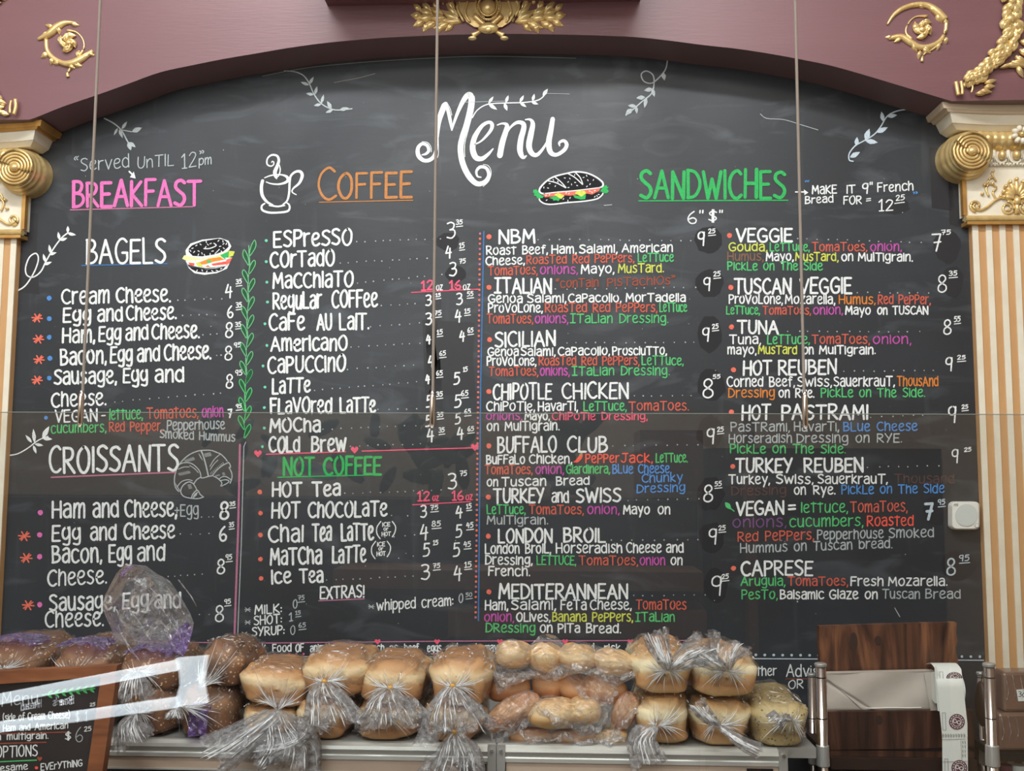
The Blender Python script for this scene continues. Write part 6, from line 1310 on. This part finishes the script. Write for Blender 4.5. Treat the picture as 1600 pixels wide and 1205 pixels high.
# dark bag hanging behind right post
t = thing('dark_pouch', 'dark grey pouch hanging on the rear post left of the brown packs', 'pouch', tuple(P(1534, 1130, -.16)))
c = P(1534, 1100, -.16); mb = MB(); mb.ball(c, (.012, .02, .048), 'counter', 12, 10); obj('pouch_body', mb, t, smooth=True); mb = MB(); mb.tube([c+Vector((0, 0, .045)), c+Vector((.004, 0, .065)), c+Vector((.012, 0, .078))], .001, 'black', 6); obj('cord', mb, t)
# dark panel behind the shelf under the chalkboard
# ---------------------------------------------------------------- small slate sign in wooden frame
YG = -0.70
t = thing('counter_sign', 'small slate menu sign in a brown wooden frame at the lower left', 'sign', tuple(P(60, 1300, YG)))
obj('frame_rail', board_q([(-90,1054),(0,1049),(95,1045),(183,1040),(180,1056),(100,1062),(0,1069),(-90,1074)], YG-.012, .02, 'frame'), t)
obj('frame_stile', board_q([(158,1056.5),(182,1056),(160,1205),(145,1300),(120,1300),(136,1205)], YG-.010, .018, 'frame'), t)
obj('frame_rail', board_q([(-90,1290),(120,1290),(118,1310),(-90,1310)], YG-.012, .02, 'frame'), t)
obj('frame_stile', board_q([(-96,1070),(-80,1070),(-80,1300),(-96,1300)], YG-.010, .018, 'frame'), t)
sl = obj('slate_panel', board_q([(-82,1066),(0,1062),(100,1056),(162,1052),(140,1205),(124,1296),(-82,1296)], YG, .006, 'slate'), t)
k = Ink(); k.text('Menu', 2, 60, 1104, 1098, 22, 1.8, 'S', .62); k.flush('sign_lettering', YG, sl)
k = Ink(); k.curve([(66,1086),(90,1083),(120,1080),(148,1076)], 2, 'g')
for i in range(7):
    x = 74+i*11; leaf(k, x, 1085-.13*(x-74), 11, math.radians(-38), 4, 'g'); leaf(k, x, 1085-.13*(x-74), 10, math.radians(38), 4, 'g')
k.flush('leaf_sprig', YG, sl)
k = Ink(); k.text('(side of Cream Cheese)', 4, 110, 1127, 1122, 11, 1.6, 'w', .75); k.text('$ 1', 117, 137, 1127, 1127, 14, 1.4, 'S'); k.text('25', 140, 149, 1104, 1103, 5, 1, 'w'); k.flush('sign_lettering', YG, sl)
k = Ink(); k.text('Ham and', 4, 48, 1143, 1141, 10, 1.6, 'w', .75); k.text('American', 54, 107, 1141, 1138, 10, 1.6, 'w', .75); k.stroke([(3,1147),(106,1144)], 1.8, 'D'); k.flush('sign_lettering', YG, sl)
k = Ink(); k.text('on', -14, 2, 1156, 1156, 10, 1.6, 'w', .75); k.text('multigrain.', 10, 76, 1156, 1154, 10, 1.6, 'w', .75); k.stroke([(0,1162),(72,1160)], 1.8, 'D'); k.text('$', 101, 112, 1156, 1155, 11, 1.6, 'w'); k.text('6', 117, 130, 1160, 1158, 22, 1.4, 'S'); k.text('25', 131, 143, 1143, 1142, 7, 1.2, 'w'); k.flush('sign_lettering', YG, sl)
k = Ink(); k.text('OPTIONS', -7, 59, 1184, 1181, 17, 1.8, 'w'); k.stroke([(-10,1191),(57,1188)], 1.8, 'g'); heart(k, 62, 1186, 4, 'D'); k.flush('sign_lettering', YG, sl)
k = Ink(); k.text('sesame', -8, 44, 1206, 1202, 10, 1.6, 'w', .75); k.dot(57, 1200, 2.5, 'R'); k.text('EVErYThING', 63, 129, 1204, 1197, 10, 1.6, 'w', .8); k.flush('sign_lettering', YG, sl)
# counter that carries sign
ct = thing('back_counter', 'dark brown back counter below the shelves', 'counter', (0, -.6, 0)); zcn = P(60, 1310, YG-.012).z
mb = MB(); mb.box((-2.2, -.85, 0), (2.2, -.68+.15, zcn-.03), 'counter'); obj('counter_body', mb, ct); mb = MB(); mb.box((-2.2, -.88, zcn-.03), (2.2, -.50, zcn-.0005), 'counter'); obj('counter_top', mb, ct)
# ---------------------------------------------------------------- glass front of the serving case and its hanging rods
YP_ = -1.42
zt = P(800, 646, YP_).z
mb = MB(); mb.box((-1.25, YP_, .96), (1.25, YP_+.006, zt), 'glass'); gs = obj('glass_screen', mb); tag(gs, 'clear glass screen of the serving counter in front of the board', 'glass screen')
mb = MB(); mb.box((-1.25, YP_-.0003, zt), (1.25, YP_+.0063, zt+.0004), 'edge'); obj('polished_edge', mb, gs)
for px0, px1, nm in ((152, 128, 'left hanging rod, crossing the breakfast heading'), (680, 676, 'middle hanging rod, crossing the curl of the title'), (1255.5, 1257, 'right hanging rod, by the arrow and pastrami line')):
    a = P(px1, 640, YP_-.004); t = thing('hanging_rod', 'thin bronze '+nm, 'rod', (a.x, YP_-.004, zt-.005))
    mb = MB(); mb.tube([(a.x, YP_-.004, zt-.012), (a.x, YP_-.004, 3.79)], .0014, 'rod', 8); obj('rod', mb, t, smooth=True)
    mb = MB(); mb.tube([(a.x, YP_-.006, zt+.020), (a.x, YP_-.006, zt+.014), (a.x, YP_-.006, zt-.010), (a.x, YP_-.006, zt-.014)], [.0016, .0027, .0027, .0018], 'chrome', 12); obj('glass_clamp', mb, t, smooth=True)
sc_ = thing('serving_counter', 'serving counter under the glass screen', 'counter', (0, -1.45, 0)); mb = MB(); mb.box((-1.3, -1.75, 0), (1.3, -1.22, .958), 'countersteel'); obj('counter_body', mb, sc_)
# ---------------------------------------------------------------- the room behind the viewer (seen only as reflection)
M['room'] = mat('warm_room_wall', rgb(206, 190, 168), .7); M['floor'] = mat('brown_floor_tile', rgb(190, 178, 164), .5, noise=(3, .5, rgb(172, 160, 146))); M['ceil'] = mat('white_ceiling', rgb(226, 222, 214), .8)
M['leafgreen'] = mat('dark_plant_leaf', rgb(36, 58, 34), .5); M['crate'] = mat('crate_wood', rgb(120, 88, 64), .6); M['lamp'] = mat('cool_tube_light', (1, 1, 1, 1), .5, emit=(.8, .92, 1, 1), emit_s=5.5); M['signlight'] = mat('lit_sign_letter', (1, 1, 1, 1), .5, emit=(.85, .93, 1, 1), emit_s=3)
M['dim'] = mat('dark_cabinet', rgb(44, 36, 32), .5)
mb = MB(); mb.box((-3.6, -5.2, -.1), (3.6, 0.14, -0.0005), 'floor'); struct(obj('floor', mb))
mb = MB(); mb.box((-3.6, -5.2, 3.8005), (3.6, 0.14, 3.9), 'ceil'); struct(obj('ceiling', mb))
mb = MB(); mb.box((-3.6, -5.2, 0), (3.6, -5.1, 3.8), 'room'); struct(obj('wall_front', mb))
mb = MB(); mb.box((-3.7, -5.2, 0), (-3.605, 0.14, 3.8), 'room'); struct(obj('wall_left', mb))
mb = MB(); mb.box((3.605, -5.2, 0), (3.7, 0.14, 3.8), 'room'); struct(obj('wall_right', mb))
def RV(px, py, Y):
    """point at depth Y behind the viewer whose mirror image in the glass shows at that pixel"""
    v = P(px, py, 2*YP_-Y); return Vector((v.x, Y, v.z))
def rbox(name, label, cat, x0, y0, x1, y1, Y, d, m):
    a = RV(x0, y0, Y); b = RV(x1, y1, Y); mb = MB(); mb.box((min(a.x, b.x), Y-d, min(a.z, b.z)), (max(a.x, b.x), Y, max(a.z, b.z)), m); o = obj(name, mb); tag(o, label, cat); return o
rbox('cabinet', 'dark cabinet standing behind the viewer', 'cabinet', -300, 775, 1100, 1600, -4.6, .45, 'dim')
rbox('wooden_crate', 'wooden crate on the cabinet behind the viewer', 'crate', 1000, 672, 1100, 768, -4.7, .3, 'crate')
rbox('display_shelf', 'long wooden shelf on the cabinet front behind the viewer', 'shelf', 520, 890, 1100, 925, -4.3, .28, 'crate')
rbox('display_shelf', 'lower wooden shelf on the cabinet front behind the viewer', 'shelf', 700, 950, 1105, 1000, -4.3, .28, 'crate')
rbox('tall_cupboard', 'tall dark cupboard behind the viewer on the right', 'cupboard', 1110, 700, 1500, 1500, -4.8, .25, 'dim')
rbox('door_post', 'wooden door post behind the viewer on the right', 'post', 1165, 640, 1195, 1500, -4.5, .08, 'crate')
t = thing('potted_plant', 'dark leafy plant standing on the cabinet behind the viewer', 'plant', tuple(RV(600, 770, -4.8)))
rnd = random.Random(4)
for i in range(46):
    c = RV(rnd.choice((rnd.gauss(640, 60), rnd.gauss(400, 40), rnd.gauss(900, 25))), rnd.uniform(660, 762), -4.8+rnd.uniform(-.1, .15)); mb = MB(); L = rnd.uniform(.05, .1)
    mb.ball(c, (L, .008, L*.38), 'leafgreen', 8, 5, Matrix.Rotation(rnd.uniform(0, 3), 4, 'Y') @ Matrix.Rotation(rnd.uniform(-.5, .5), 4, 'X')); obj('plant_leaf', mb, t, smooth=True)
# lit case opposite: two light tubes, end diffuser and backlit lettering
YC = -3.5
t = thing('lit_display_case', 'lit display case opposite, mirrored in the glass as two bright bars', 'display case', tuple(RV(140, 1250, YC)))
def bar(a, b, wpx, m='lamp', name='light_tube'):
    A_, B_ = RV(a[0], a[1], YC), RV(b[0], b[1], YC); mb = MB(); mb.tube([A_, B_], wpx/2/PPM(2*YP_-YC), m, 12); obj(name, mb, t, smooth=True)
bar((-80,1108),(276,1040),17); bar((-80,1148),(276,1098),17)
mb = MB(); q = [(272,1030),(322,1026),(318,1050),(316,1070),(322,1100),(268,1106),(274,1092),(280,1070),(278,1046)]; mb.prism([RV(a, b, YC) for a, b in q], [RV(a, b, YC)+Vector((0, -.02, 0)) for a, b in q], 'lamp'); obj('end_diffuser', mb, t)
kq = MB(); YCs = YC+.002
def rtext(txt, x0, x1, y0, y1, h, w_):
    k = Ink(); k.text(txt, x0, x1, y0, y1, h, w_, 'signlight', .7)
    for vs, fs, col, ly in k.parts: kq.add([RV(a, b, YCs) for a, b in vs], fs, col)
rtext("Boar's", 113, 82, 1100, 1104, 12, 1.6); rtext('Head', 62, 32, 1106, 1111, 12, 1.6); obj('sign_lettering', kq, t, label='backlit lettering')
